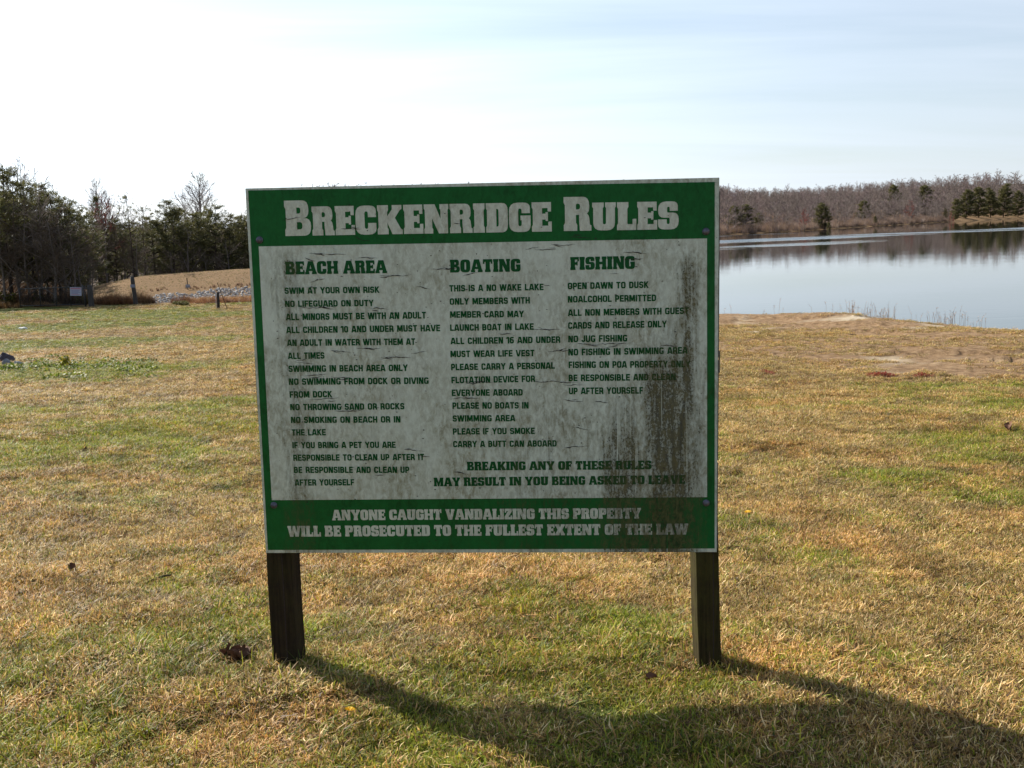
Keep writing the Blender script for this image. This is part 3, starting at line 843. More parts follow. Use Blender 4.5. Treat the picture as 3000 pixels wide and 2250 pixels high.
gl = -0.0028
LINES = [
 ("BEACH AREA", 837, 804.2, 1134, 800, 38.5, 'slab'), ("SWIM AT YOUR OWN RISK", 835, 861, 1112, 857.7, 19), ("NO LIFEGUARD ON DUTY", 836, 899.4, 1095, 896.7, 19),
 ("ALL MINORS MUST BE WITH AN ADULT", 839, 938.4, 1248.6, 933, 20), ("ALL CHILDREN 10 AND UNDER MUST HAVE", 840, 976.3, 1290, 970.2, 19.5), ("AN ADULT IN WATER WITH THEM AT", 842.4, 1013.6, 1217, 1010, 19.5),
 ("ALL TIMES", 845, 1052, 951.6, 1050.5, 19.5), ("SWIMMING IN BEACH AREA ONLY", 846.5, 1089.8, 1195, 1086.6, 19.5), ("NO SWIMMING FROM DOCK OR DIVING", 847, 1127.5, 1256.5, 1124.3, 19.5),
 ("FROM DOCK", 849.4, 1164.9, 973.8, 1163.8, 19.3), ("NO THROWING SAND OR ROCKS", 851, 1201.8, 1185.4, 1199, 19), ("NO SMOKING ON BEACH OR IN", 853, 1239.2, 1174, 1237.4, 19),
 ("THE LAKE", 855.8, 1275.8, 955.3, 1275, 18.8), ("IF YOU BRING A PET YOU ARE", 857.5, 1313, 1159.8, 1311.7, 18.8), ("RESPONSIBLE TO CLEAN UP AFTER IT", 860, 1349.8, 1243, 1347.6, 18.8),
 ("BE RESPONSIBLE AND CLEAN UP", 861.8, 1385.3, 1199.6, 1385, 18.8), ("AFTER YOURSELF", 864.6, 1422.3, 1038.5, 1421.6, 18.8),
 ("BOATING", 1318.8, 798.4, 1525.4, 795.6, 38.3, 'slab'), ("THIS IS A NO WAKE LAKE", 1317, 854.3, 1592.6, 850, 19.5), ("ONLY MEMBERS WITH", 1318, 893, 1552.6, 889, 19.5), ("MEMBER CARD MAY", 1318.8, 931, 1535, 929, 19.5),
 ("LAUNCH BOAT IN LAKE", 1319, 969.5, 1563.8, 966, 19.5), ("ALL CHILDREN 16 AND UNDER", 1321, 1008.5, 1641.8, 1004, 19.5), ("MUST WEAR LIFE VEST", 1320, 1046.5, 1566, 1043.5, 19.5),
 ("PLEASE CARRY A PERSONAL", 1322, 1084.8, 1625.8, 1080, 19.5), ("FLOTATION DEVICE FOR", 1323, 1123, 1567.8, 1118.6, 19.5), ("EVERYONE ABOARD", 1324, 1160, 1531.6, 1158.5, 19.5), ("PLEASE NO BOATS IN", 1325.9, 1197.6, 1549, 1196.5, 19.3),
 ("SWIMMING AREA", 1326.6, 1235, 1509.5, 1233.8, 19), ("PLEASE IF YOU SMOKE", 1327, 1273, 1567, 1271, 19), ("CARRY A BUTT CAN ABOARD", 1328, 1310, 1631, 1307.8, 19),
 ("FISHING", 1671, 791, 1860, 787.5, 38.5, 'slab'), ("OPEN DAWN TO DUSK", 1663.4, 847.5, 1900, 843.5, 19.8), ("NOALCOHOL PERMITTED", 1663.6, 886.5, 1922, 882, 19.8), ("ALL NON MEMBERS WITH GUEST", 1664.5, 926, 2017.7, 919.7, 20),
 ("CARDS AND RELEASE ONLY", 1664.6, 963.5, 1953, 958.7, 20), ("NO JUG FISHING", 1664.8, 1002.8, 1838, 1000, 20), ("NO FISHING IN SWIMMING AREA", 1665, 1041.5, 2014, 1035.7, 20),
 ("FISHING ON POA PROPERTY ONLY", 1666, 1078.4, 2022, 1075.6, 20), ("BE RESPONSIBLE AND CLEAN", 1666, 1116.9, 1979.6, 1113.3, 20), ("UP AFTER YOURSELF", 1666.7, 1155, 1884, 1153, 20),
 ("BREAKING ANY OF THESE RULES", 1368.5, 1377.9, 1908.5, 1374.3, 26, 'slab'), ("MAY RESULT IN YOU BEING ASKED TO LEAVE", 1271.8, 1424.4, 2007, 1417, 26, 'slab')]
for L in LINES:
    line(*L[:6], (L[6] if len(L) > 6 else 'sans'), M_GREEN2, panel, gl)
line("ANYONE CAUGHT VANDALIZING THIS PROPERTY", 973.8, 1524, 1878, 1518.7, 31, 'slab', M_WHITE2, green, -0.0018)
line("WILL BE PROSECUTED TO THE FULLEST EXTENT OF THE LAW", 844, 1572, 2016, 1565.6, 32, 'slab', M_WHITE2, green, -0.0018)
line("BRECKENRIDGE", 837, 691.5, 1616, 678, 105, 'slab', M_WHITE2, green, -0.0018, True)
line("RULES", 1652, 676.8, 1987, 671.5, 101, 'slab', M_WHITE2, green, -0.0018, True)

# peeled cracks in the vinyl: short ragged horizontal tears
def cracks():
    V, Fs = [], []
    R2 = random.Random(3)
    spots = [(960, 745, 110), (1080, 755, 60), (910, 760, 35), (1160, 805, 95), (930, 823, 45), (1240, 843, 40), (1110, 903, 60), (930, 901, 110), (1000, 1028, 60), (1080, 1020, 70), (1230, 1030, 50),
             (1160, 1047, 90), (890, 1062, 60), (930, 1100, 70), (1000, 1105, 60), (1300, 787, 80), (1380, 803, 50), (1560, 727, 40), (1600, 732, 70), (1650, 715, 70), (1860, 742, 70), (1600, 965, 80), (1480, 978, 40),
             (1790, 1010, 110), (1720, 1008, 60), (1640, 1028, 70), (1960, 1012, 50), (1630, 1120, 150), (1360, 1168, 90), (1680, 1172, 60), (950, 1168, 90), (1020, 1203, 80), (1400, 1120, 90), (1110, 1393, 35), (1350, 1385, 45),
             (1700, 1255, 40), (1690, 1310, 70), (855, 640, 50), (1030, 668, 60), (1340, 655, 20), (1600, 835, 25), (1800, 802, 25), (1850, 758, 60), (1060, 700, 50), (1700, 695, 60), (1240, 1336, 40), (1215, 1320, 60), (1760, 1180, 50)]
    extra = []
    for (cx, cy, wd) in spots:
        if wd > 55: extra.append((cx + R2.uniform(-.35, .35) * wd, cy + R2.uniform(-7, 7), wd * R2.uniform(.25, .55)))
    for (cx, cy, wd) in spots + extra:
        n = max(4, int(wd / 6)); y = cy; top, bot = [], []
        slope = R2.uniform(-.06, .10) if wd > 55 else R2.uniform(-.25, .3)
        wig = 0.0
        for i in range(n + 1):
            u = i / n; x = cx - wd / 2 + wd * u
            wig = wig * .8 + R2.uniform(-1.7, 1.7)
            y = cy + slope * (x - cx) + wig
            t = (1.1 * math.sin(math.pi * min(1, max(0, u))) + .25) * R2.uniform(.3, 1.25)
            top.append(board_pt(x, y - t)); bot.append(board_pt(x + R2.uniform(-1, 1), y + t * .8))
        k = len(V)
        for a, b in zip(top, bot):
            V.append((a[0], -0.0034, a[1])); V.append((b[0], -0.0034, b[1]))
        for i in range(n): Fs.append((k + 2 * i, k + 2 * i + 1, k + 2 * i + 3, k + 2 * i + 2))
    for _ in range(300):
        x, y = R2.uniform(800, 2060), R2.uniform(560, 1590)
        if R2.random() > .3 + .7 * (y / 1600): continue
        s = R2.uniform(.7, 2.2); k = len(V)
        pts = [(x + s * R2.uniform(.6, 2.4) * math.cos(a), y + s * R2.uniform(.4, 1.0) * math.sin(a)) for a in (0, 1.3, 2.6, 3.9, 5.2)]
        V += [(q[0], -0.0034, q[1]) for q in (board_pt(*p) for p in pts)]
        Fs.append(tuple(range(k, k + 5)))
    return V, Fs
V, Fs = cracks()
M_CRACK = simple("torn vinyl", (0.05, 0.035, 0.035), (0.02, 0.014, 0.014), 60, .95)
obj("peeled_cracks", mesh_np("peeled_cracks", V, Fs, M_CRACK), board, kind='stuff', label='ragged dark cracks and flecks in the vinyl')
# loose tape along the right edge, and a flap of bark-like peeled edge
bm = bmesh.new()
x_r = BW / 2
for z0, z1 in ((.57, .04), (.03, -.30), (-.31, -.60)):
    box_bm(bm, x_r + .0004, x_r + .0022, -.0012, .018, z1, z0, .0004)
box_bm(bm, x_r + .0024, x_r + .0065, .002, .010, -.01, .06, .001)
obj("edge_strip", bm_mesh("edge_strip", bm, M_EDGE), board, label='dark peeling strip on the right edge')

M_BOLT = simple("galvanised bolt", (0.16, 0.16, 0.20), (0.05, 0.045, 0.06), 40, .5, .2, .002, .5, .6)
def bolt(px, py, R_=0.0095):
    x, z = board_pt(px, py)
    bm = bmesh.new()
    seg = 14; prof = [(1.25, 0), (1.25, .0015), (1.0, .0018), (1.0, .003), (.86, .0055), (.5, .0072), (0.0001, .0078)]
    rings = []
    for rr, dd in prof:
        rings.append([bm.verts.new((x + R_ * rr * math.cos(a), -0.0024 - dd, z + R_ * rr * math.sin(a))) for a in [2 * math.pi * i / seg for i in range(seg)]])
    for A, B in zip(rings, rings[1:]):
        for i in range(seg): bm.faces.new((A[i], A[(i + 1) % seg], B[(i + 1) % seg], B[i]))
    bmesh.ops.recalc_face_normals(bm, faces=bm.faces)
    obj("bolt", bm_mesh("bolt", bm, M_BOLT, True), board)
for b in ((761, 703), (2068, 678), (803, 1479.6), (2068.5, 1473)): bolt(*b)

def wood_mat(name, c1, c2, moss=0.0):
    m, n, l = new_mat(name)
    t = n.new('ShaderNodeTexCoord'); mpn = N(n, 'ShaderNodeMapping'); mpn.inputs['Scale'].default_value = (60, 60, 2.2)
    l.new(t.outputs['Object'], mpn.inputs[0])
    g = noise(n, l, mpn.outputs[0], 1.0, 6, 0.65, .8)
    g2 = noise(n, l, t.outputs['Object'], 14, 4, 0.6)
    c = ramp(n, l, g.outputs['Fac'], [(.3, c2), (.65, c1)]).outputs[0]
    c = mixc(n, l, ramp(n, l, g2.outputs['Fac'], [(.4, 0.0), (.75, moss)]).outputs[0], c, (0.06, 0.055, 0.014))
    return finish(m, n, l, c, .88, g.outputs['Fac'], .7, .005, .06)
M_POST = wood_mat("weathered post", (0.036, 0.026, 0.017), (0.011, 0.008, 0.006), .35)
M_POST2 = wood_mat("mossy post", (0.050, 0.038, 0.017), (0.012, 0.010, 0.005), .8)

def post(cx, cy, w, dpt, top, mat, yaw, lx=0.0, ly=0.0):
    bm = bmesh.new()
    box_bm(bm, -w / 2, w / 2, -dpt / 2, dpt / 2, -.25, top, .005)
    es = [e for e in bm.edges if abs(e.verts[0].co.z - e.verts[1].co.z) > .3]
    bmesh.ops.subdivide_edges(bm, edges=es, cuts=10, use_grid_fill=True)
    for v in bm.verts:
        k = v.co.z
        v.co.x += .0016 * math.sin(k * 9 + cx * 5) + lx * k; v.co.y += ly * k
    me = bm_mesh("post", bm, mat)
    o = obj("post", me, sign_root)
    o.location = (cx - SP.x, cy - SP.y, tz(cx, cy)); o.rotation_euler = (0, 0, yaw)
    # drying check along the grain
    bm = bmesh.new()
    box_bm(bm, -.0012, .0012, -dpt / 2 - .0006, -dpt / 2 + .003, .02, top - .02, 0)
    c = obj("drying_crack", bm_mesh("drying_crack", bm, M_CRACK), o); c.location = (w * .12, 0, 0)
    return o
pl = at_dist(835, 1780, 3.80); pr = at_dist(2069, 1780, 3.70)
post(pl.x + .005, 3.80, .089, .100, 1.30, M_POST, -.12)
post(pr.x + .002, 3.69, .078, .100, 1.30, M_POST2, .05, lx=-.028)

# ------------------------------------------------------------------ turf
def blade_material(name, trans=.35, rough=.6):
    m, n, l = new_mat(name)
    a = N(n, 'ShaderNodeAttribute', attribute_name='bcol')
    t = N(n, 'ShaderNodeAttribute', attribute_name='tint'); t.attribute_type = 'INSTANCER'
    c = mixc(n, l, 1.0, a.outputs['Color'], t.outputs['Color'], 'MULTIPLY')
    return finish(m, n, l, c, rough, None, spec=.35, trans=trans)
M_BLADE = blade_material("grass blades")

def mesh_cols(me, cols):
    a = me.color_attributes.new('bcol', 'FLOAT_COLOR', 'POINT')
    c = np.ones((len(cols), 4), np.float32); c[:, :3] = cols
    a.data.foreach_set('color', c.ravel())

DRY = [(0.62, 0.42, 0.17), (0.45, 0.29, 0.11), (0.92, 0.74, 0.42), (0.28, 0.165, 0.065), (0.12, 0.072, 0.032), (0.52, 0.36, 0.18), (0.56, 0.33, 0.11), (0.42, 0.32, 0.075), (0.20, 0.125, 0.05)]
GRN = [(0.19, 0.26, 0.020), (0.30, 0.35, 0.03), (0.11, 0.165, 0.014), (0.42, 0.42, 0.05), (0.25, 0.29, 0.022)]

def tuft(seed, nb, rad, hmin, hmax, width, flat, green, seg=3):
    R2 = random.Random(seed)
    V, Fs, Cc = [], [], []
    for _ in range(nb):
        a = R2.uniform(0, 2 * math.pi); r = rad * math.sqrt(R2.random())
        x, y, z = r * math.cos(a), r * math.sin(a), -0.004
        L = R2.uniform(hmin, hmax)
        yaw = R2.uniform(0, 2 * math.pi)
        lean = R2.uniform(.75, 1.5) if R2.random() < flat else R2.uniform(.1, .9)
        curl = R2.uniform(-1.2, 1.5) * (1.2 if R2.random() < flat else .5)
        side = R2.uniform(-1.0, 1.0)
        col = R2.choice(GRN) if R2.random() < green else R2.choice(DRY)
        w = width * R2.uniform(.6, 1.4)
        k = len(V); el = math.pi / 2 - lean; px_, py_, pz_ = x, y, z
        for i in range(seg + 1):
            u = i / seg
            ww = w * (1 - u ** 2 * .85) * .5
            nx, ny = -math.sin(yaw), math.cos(yaw)
            V.append((px_ - nx * ww, py_ - ny * ww, pz_)); V.append((px_ + nx * ww, py_ + ny * ww, pz_))
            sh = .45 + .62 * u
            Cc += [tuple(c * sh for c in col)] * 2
            px_ += L / seg * math.cos(el) * math.cos(yaw); py_ += L / seg * math.cos(el) * math.sin(yaw); pz_ = max(0.002 + .006 * R2.random(), pz_ + L / seg * math.sin(el))
            el -= curl / seg * 1.6; yaw += side / seg
        for i in range(seg): Fs.append((k + 2 * i, k + 2 * i + 1, k + 2 * i + 3, k + 2 * i + 2))
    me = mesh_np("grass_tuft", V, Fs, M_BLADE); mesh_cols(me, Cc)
    return me

proto_col = bpy.data.collections.new("turf_tufts")     # sources for the instancer, never linked to the scene
protos = []
def add_proto(me):
    o = bpy.data.objects.new("grass_tuft", me); o.name = "tuft_%02d" % len(protos)
    proto_col.objects.link(o); protos.append(o)
for i in range(6): add_proto(tuft(100 + i, 60, .056, .018, .052, .0034, .90, .14))      # 0-5 straw
for i in range(4): add_proto(tuft(200 + i, 56, .054, .018, .050, .0034, .80, .48))        # 6-9 mixed
for i in range(4): add_proto(tuft(300 + i, 46, .050, .020, .052, .0034, .55, .86))        # 10-13 green
for i in range(2): add_proto(tuft(400 + i, 10, .020, .05, .11, .0034, .2, .8, 4))       # 14-15 tall sprigs
for i in range(2): add_proto(tuft(500 + i, 5, .03, .07, .13, .0022, .8, .0, 4))          # 16-17 long straws

def instancer(name, pts, rots, scls, idx, tint, coll, **k):
    me = bpy.data.meshes.new(name)
    me.vertices.add(len(pts)); me.vertices.foreach_set('co', np.asarray(pts, np.float32).ravel())
    def att(nm, ty, arr, key):
        a = me.attributes.new(nm, ty, 'POINT'); a.data.foreach_set(key, np.ascontiguousarray(arr).ravel())
    att('rot', 'FLOAT_VECTOR', np.asarray(rots, np.float32), 'vector')
    scls = np.asarray(scls, np.float32)
    if scls.ndim == 1: scls = np.stack([scls] * 3, -1)
    att('scl', 'FLOAT_VECTOR', scls, 'vector')
    att('idx', 'INT', np.asarray(idx, np.int32), 'value')
    tc_ = np.ones((len(pts), 4), np.float32); tc_[:, :3] = tint
    att('tint', 'FLOAT_COLOR', tc_, 'color')
    o = obj(name, me, **k)
    ng = bpy.data.node_groups.new(name, 'GeometryNodeTree')
    ng.interface.new_socket('Geometry', in_out='INPUT', socket_type='NodeSocketGeometry')
    ng.interface.new_socket('Geometry', in_out='OUTPUT', socket_type='NodeSocketGeometry')
    n, l = ng.nodes, ng.links
    gi, go = n.new('NodeGroupInput'), n.new('NodeGroupOutput')
    ci = n.new('GeometryNodeCollectionInfo'); ci.inputs[0].default_value = coll
    ci.inputs['Separate Children'].default_value = True; ci.inputs['Reset Children'].default_value = True
    ip = n.new('GeometryNodeInstanceOnPoints'); ip.inputs['Pick Instance'].default_value = True
    def na(nm, ty):
        a = n.new('GeometryNodeInputNamedAttribute'); a.data_type = ty; a.inputs['Name'].default_value = nm
        return a.outputs['Attribute']
    l.new(gi.outputs[0], ip.inputs['Points']); l.new(ci.outputs[0], ip.inputs['Instance'])
    l.new(na('idx', 'INT'), ip.inputs['Instance Index'])
    er = n.new('FunctionNodeEulerToRotation'); l.new(na('rot', 'FLOAT_VECTOR'), er.inputs[0])
    l.new(er.outputs[0], ip.inputs['Rotation'])
    l.new(na('scl', 'FLOAT_VECTOR'), ip.inputs['Scale'])
    l.new(ip.outputs[0], go.inputs[0])
    md = o.modifiers.new("instances", 'NODES'); md.node_group = ng
    return o

def fan_pts(n, y0, y1, half=31.0, back=1.2):
    """points spread evenly over the ground between two distances, inside the view and a margin beside it"""
    r = np.sqrt(rng.uniform(y0 ** 2, y1 ** 2, n)); t = np.radians(rng.uniform(-half, half, n))
    return r * np.sin(t), r * np.cos(t)

def turf(ring):
    PX, PY, RR, SS, II, TT = [], [], [], [], [], []
    for (n, y0, y1, sc0, sc1, half) in ring:
        x, y = fan_pts(int(n * half / 31), y0, y1, half)
        n = len(x)
        g, sa, cl, mo, wd = cover(x, y)
        sd = poly_sd(x, y, LAKE)
        bald = fbm(x * 4.5, y * 4.5, 131, 3)
        keep = (sd < -0.25) & (rng.random(n) > np.clip(sa * 1.0 + cl * .86 + wd * 1.1, 0, .985)) & ~((bald < .33) & (rng.random(n) < .75)) & (y < 57.5)
        x, y, g, mo = x[keep], y[keep], g[keep], mo[keep]
        n = len(x)
        u = rng.random(n); gg = g + (rng.random(n) - .5) * .5
        kind = np.where(gg > .82, rng.integers(10, 14, n), np.where(gg > .48, rng.integers(6, 10, n), rng.integers(0, 6, n)))
        spr = (u > .955) & (y < 16)
        kind = np.where(spr & (gg > .45), rng.integers(14, 16, n), kind)
        kind = np.where(spr & (gg <= .45) & (u > .988), rng.integers(16, 18, n), kind)
        n1 = fbm(x * 1.9, y * 1.9, 141, 3); n2 = fbm(x * 6, y * 6, 151, 3)
        b = .50 + 1.2 * n2 + .6 * (rng.random(n) - .5)
        warm = smooth(.42, .72, n1)
        tint = np.stack([b * (1.04 + .06 * warm), b * (1 - .05 * warm), b * (.90 - .10 * warm)], -1)
        tint[mo > .35] = (.80, .30, .36)
        PX.append(x); PY.append(y)
        RR.append(np.stack([rng.normal(0, .16, n), rng.normal(0, .16, n), rng.uniform(0, 6.283, n)], -1))
        d = np.hypot(x, y)
        SS.append((sc0 + (sc1 - sc0) * np.clip((d - y0) / (y1 - y0), 0, 1)) * rng.uniform(.75, 1.3, n) * (.7 + .6 * fbm(x * 2.3, y * 2.3, 161, 2)) * np.where(mo > .35, .7, 1))
        II.append(kind); TT.append(tint)
    x, y = np.concatenate(PX), np.concatenate(PY)
    z = terrain(x, y)
    S = np.concatenate(SS); S = np.stack([S, S, S * .68 * np.minimum(1, (1.15 / S) ** .8)], -1)
    return np.stack([x, y, z], -1), np.concatenate(RR), S, np.concatenate(II), np.concatenate(TT)
TURF = [(41000, 1.6, 6.5, 1.0, 1.0, 58), (75000, 6.5, 14, 1.0, 1.3, 44), (75000, 14, 30, 1.4, 2.0, 36), (50000, 30, 57, 2.0, 2.6, 33)]
p_, r_, s_, i_, t_ = turf(TURF)
# longer grass left by the mower round the foot of each post
ex = []
for (qx, qy) in ((pl.x, 3.80), (pr.x, 3.69)):
    for _ in range(46):
        a_, q_ = random.uniform(0, 6.283), random.uniform(.055, .13)
        ex.append((qx + q_ * math.cos(a_), qy + q_ * math.sin(a_)))
ex = np.array(ex); ne = len(ex)
p_ = np.concatenate([p_, np.stack([ex[:, 0], ex[:, 1], terrain(ex[:, 0], ex[:, 1])], -1)])
r_ = np.concatenate([r_, np.stack([np.zeros(ne), np.zeros(ne), rng.uniform(0, 6.28, ne)], -1)])
s_ = np.concatenate([s_, rng.uniform(.55, 1.0, ne)[:, None] * np.ones((ne, 3))])
i_ = np.concatenate([i_, rng.choice([14, 15, 10, 11, 16], ne)]); t_ = np.concatenate([t_, rng.uniform(.7, 1.1, ne)[:, None] * np.ones((ne, 3))])
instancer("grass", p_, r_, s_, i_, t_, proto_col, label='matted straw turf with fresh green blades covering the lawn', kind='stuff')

# ------------------------------------------------------------------ small things on the lawn
M_PETAL = simple("dandelion yellow", (0.85, 0.60, 0.01), (0.75, 0.42, 0.005), 200, .6)
M_STEM = simple("plant green", (0.12, 0.18, 0.03), (0.06, 0.10, 0.02), 60, .6)
def dandelion(px, py, r, label):
    g = hit(px, py)
    root = empty("dandelion", (g.x, g.y, g.z), random.uniform(0, 6), label=label, cat='flower', group='dandelions in the lawn')
    V, Fs = [], []
    for ring_, (nr, rr, hh) in enumerate([(17, 1.0, .0), (14, .75, .12), (10, .45, .2)]):
        for i in range(nr):
            a = 2 * math.pi * (i + .3 * ring_) / nr; w = .16
            k = len(V); z0 = .056
            V += [(0, 0, z0 + r * hh), (r * rr * .8 * math.cos(a - w), r * rr * .8 * math.sin(a - w), z0 + r * (hh + .25)), (r * rr * math.cos(a), r * rr * math.sin(a), z0 + r * (hh + .22)), (r * rr * .8 * math.cos(a + w), r * rr * .8 * math.sin(a + w), z0 + r * (hh + .25))]
            Fs.append((k, k + 1, k + 2, k + 3))
    obj("petals", mesh_np("petals", V, Fs, M_PETAL), root).rotation_euler = (-.12, .1, 0)
    bm = bmesh.new(); bmesh.ops.create_cone(bm, segments=6, radius1=.0022, radius2=.0018, depth=.07)
    o = obj("stem", bm_mesh("stem", bm, M_STEM), root); o.location = (0, 0, .02)
dandelion(1020, 2134, .018, 'yellow dandelion in front of the left post, at the edge of the shadow')
dandelion(2195, 1530, .020, 'yellow dandelion in the sunny grass right of the board')
dandelion(1086, 2030, .008, 'tiny orange bud inside the shadow of the left post')
dandelion(186, 1122, .028, 'far yellow dandelion in the green weeds on the left')

M_DLEAF = simple("dead leaf", (0.20, 0.095, 0.05), (0.07, 0.033, 0.02), 60, .8, .4)
M_DLEAF2 = simple("pale dead leaf", (0.42, 0.27, 0.17), (0.2, 0.11, 0.07), 60, .8, .4)
def leaf_mesh(seed, L, mat):
    R2 = random.Random(seed); n, m_ = 7, 5; V, Fs = [], []
    for i in range(n + 1):
        u = i / n; w = L * .36 * math.sin(math.pi * min(1, u * .96 + .03)) ** .7 * R2.uniform(.8, 1.15)
        for j in range(m_):
            v = j / (m_ - 1) * 2 - 1
            V.append((L * (u - .5), w * v, L * (.28 * v * v + .25 * math.sin(u * 3 + seed) + R2.uniform(-.04, .04))))
    for i in range(n):
        for j in range(m_ - 1):
            a = i * m_ + j; Fs.append((a, a + 1, a + m_ + 1, a + m_))
    return mesh_np("dead_leaf", V, Fs, mat, True)
c0 = hit(695, 1940)
lr = empty("leaf_clump", tuple(c0), label='small clump of curled brown dead leaves beside the left post', cat='leaves')
for i in range(13):
    o = obj("leaf", leaf_mesh(i, random.uniform(.038, .064), M_DLEAF2 if i in (3, 7) else M_DLEAF), lr)
    o.location = (random.gauss(0, .024), random.gauss(0, .02), .016 + .003 * i * random.random())
    o.rotation_euler = (random.uniform(-.9, .9), random.uniform(-.7, .7), random.uniform(0, 6))
for (px, py, L, lab) in [(3 + 245, 1325, .06, 'single dark dead leaf lying in the grass on the left side'), (2070 + 70, 1100, .05, 'small dead leaf by the right edge of the board'), (2960, 1262, .09, 'reddish dead leaf in the straw at the far right'),
                         (215, 1680, .05, 'dark dead leaf in a hollow of the turf, lower left'), (1910, 2010, .04, 'small dead leaf at the foot of the right post')]:
    g = hit(px, py)
    o = obj("dead_leaf", leaf_mesh(int(px), L, M_DLEAF), label=lab, cat='leaf'); o.location = (g.x, g.y, g.z + .02); o.rotation_euler = (random.uniform(-.5, .5), .3, random.uniform(0, 6))
# sticks
M_STICK = simple("bark twig", (0.17, 0.13, 0.06), (0.06, 0.045, 0.025), 40, .9)
def tube(pts, rads, sides=5):
    V, Fs = [], []
    for i, (p, r) in enumerate(zip(pts, rads)):
        d = (Vector(pts[min(i + 1, len(pts) - 1)]) - Vector(pts[max(i - 1, 0)])).normalized()
        a = d.orthogonal().normalized(); b = d.cross(a)
        for k in range(sides):
            t = 2 * math.pi * k / sides
            V.append(tuple(Vector(p) + (a * math.cos(t) + b * math.sin(t)) * r))
    for i in range(len(pts) - 1):
        for k in range(sides):
            A, B = i * sides + k, i * sides + (k + 1) % sides
            Fs.append((A, B, B + sides, A + sides))
    Fs.append(tuple(range(sides))[::-1]); Fs.append(tuple(range(len(V) - sides, len(V))))
    return V, Fs
g = hit(460, 1710)
V, Fs = tube([(-.05, -.025, .008), (-.01, 0, .022), (.03, .018, .03), (.06, .03, .03)], [.004, .006, .006, .004])
o = obj("stick", mesh_np("stick", V, Fs, M_STICK, True), label='short mossy stick lying in the turf left of the board', cat='stick'); o.location = g

# white scrap far out on the left lawn
M_SCRAP = simple("white scrap", (0.8, 0.8, 0.75), (0.6, 0.6, 0.55), 20, .7)
g = hit(68, 966)
bm = bmesh.new(); bmesh.ops.create_icosphere(bm, subdivisions=2, radius=.10)
for v in bm.verts: v.co = Vector((v.co.x * 1.5 + .02 * math.sin(v.co.y * 60), v.co.y, v.co.z * .5 + .012 * math.sin(v.co.x * 50)))
o = obj("paper_scrap", bm_mesh("paper_scrap", bm, M_SCRAP), label='small white scrap lying far out on the left lawn', cat='litter'); o.location = (g.x, g.y, g.z + .05)

# rocks at the left edge
def rock_mesh(name, seed, sx, sy, sz, mat, sub=3):
    bm = bmesh.new(); bmesh.ops.create_icosphere(bm, subdivisions=sub, radius=1)
    R2 = random.Random(seed); cuts = [(Vector((R2.gauss(0, 1), R2.gauss(0, 1), R2.gauss(0, 1))).normalized(), R2.uniform(.55, .85)) for _ in range(9)]
    for v in bm.verts:
        for nrm, d in cuts:
            k = v.co.dot(nrm)
            if k > d: v.co -= nrm * (k - d) * .9
        v.co += v.co.normalized() * R2.uniform(-.02, .02)
        v.co = Vector((v.co.x * sx, v.co.y * sy, v.co.z * sz))
    return bm_mesh(name, bm, mat)
M_ROCKP = simple("pale stone", (0.50, 0.50, 0.48), (0.18, 0.18, 0.19), 26, .85, .6, .02)
M_ROCKD = simple("dark slate", (0.09, 0.08, 0.10), (0.035, 0.03, 0.04), 9, .85, .6, .02)
M_ROCKM = simple("grey stone", (0.26, 0.27, 0.29), (0.10, 0.10, 0.12), 26, .85, .6, .02)
for (px, py, s, mat, lab) in [(53, 1069, (.10, .09, .085), M_ROCKP, 'pale rounded rock at the right end of the rock group on the left edge'),
                              (23, 1070, (.11, .09, .12), M_ROCKM, 'grey blue rock in front of the dark slate at the left edge'),
                              (4, 1064, (.21, .12, .20), M_ROCKD, 'dark slate rock behind the paler rocks at the left edge'),
                              (-30, 1075, (.14, .12, .12), M_ROCKM, 'grey rock at the far end of the rock group, partly out of view')]:
    g = hit(px, py)
    o = obj("rock", rock_mesh("rock", int(px) + 50, *s, mat), label=lab, cat='rock', group='rocks at the left edge of the lawn')
    o.location = (g.x, g.y + (.14 if mat is M_ROCKD else 0), g.z + .02); o.rotation_euler = (0, .35 if px > 40 else 0, .3)

# broad-leaved weeds on the left
def weed_mesh(seed, n, rad, h, L, up=.5):
    R2 = random.Random(seed); V, Fs, Cc = [], [], []
    for _ in range(n):
        a, r = R2.uniform(0, 6.283), rad * R2.random() ** .62
        c = Vector((r * math.cos(a), r * math.sin(a), R2.uniform(.15, 1) * h * (1 - .6 * (r / rad) ** 2)))
        d = Vector((R2.gauss(0, 1), R2.gauss(0, 1), R2.uniform(0, up * 2))).normalized(); s = d.cross(Vector((0, 0, 1))).normalized() * L * .4
        k = len(V); l_ = L * R2.uniform(.6, 1.3)
        V += [tuple(c), tuple(c + d * l_ * .5 + s), tuple(c + d * l_), tuple(c + d * l_ * .5 - s)]; Fs.append((k, k + 1, k + 2, k + 3))
        col = R2.choice([(.11, .16, .018), (.17, .21, .025), (.24, .25, .035), (.08, .11, .016)]); Cc += [col] * 4
    return V, Fs, Cc
def plain_leaf_mat(name, trans=.35):
    m, n, l = new_mat(name)
    a = N(n, 'ShaderNodeAttribute', attribute_name='bcol')
    return finish(m, n, l, a.outputs['Color'], .6, None, spec=.3, trans=trans)
M_LEAFV = plain_leaf_mat("leaf colours")
V, Fs, Cc = [], [], []
for i in range(120):
    px, py = random.uniform(0, 450), random.gauss(1076, 13)
    if px < 70 and py < 1075: continue
    g = hit(px, min(1115, max(1045, py)))
    v, f, c = weed_mesh(i, 26, .16, .07, .055)
    k = len(V); V += [(a[0] + g.x, a[1] + g.y, a[2] + g.z) for a in v]; Fs += [tuple(k + j for j in q) for q in f]; Cc += c
me = mesh_np("ground_cover", V, Fs, M_LEAFV); mesh_cols(me, Cc)
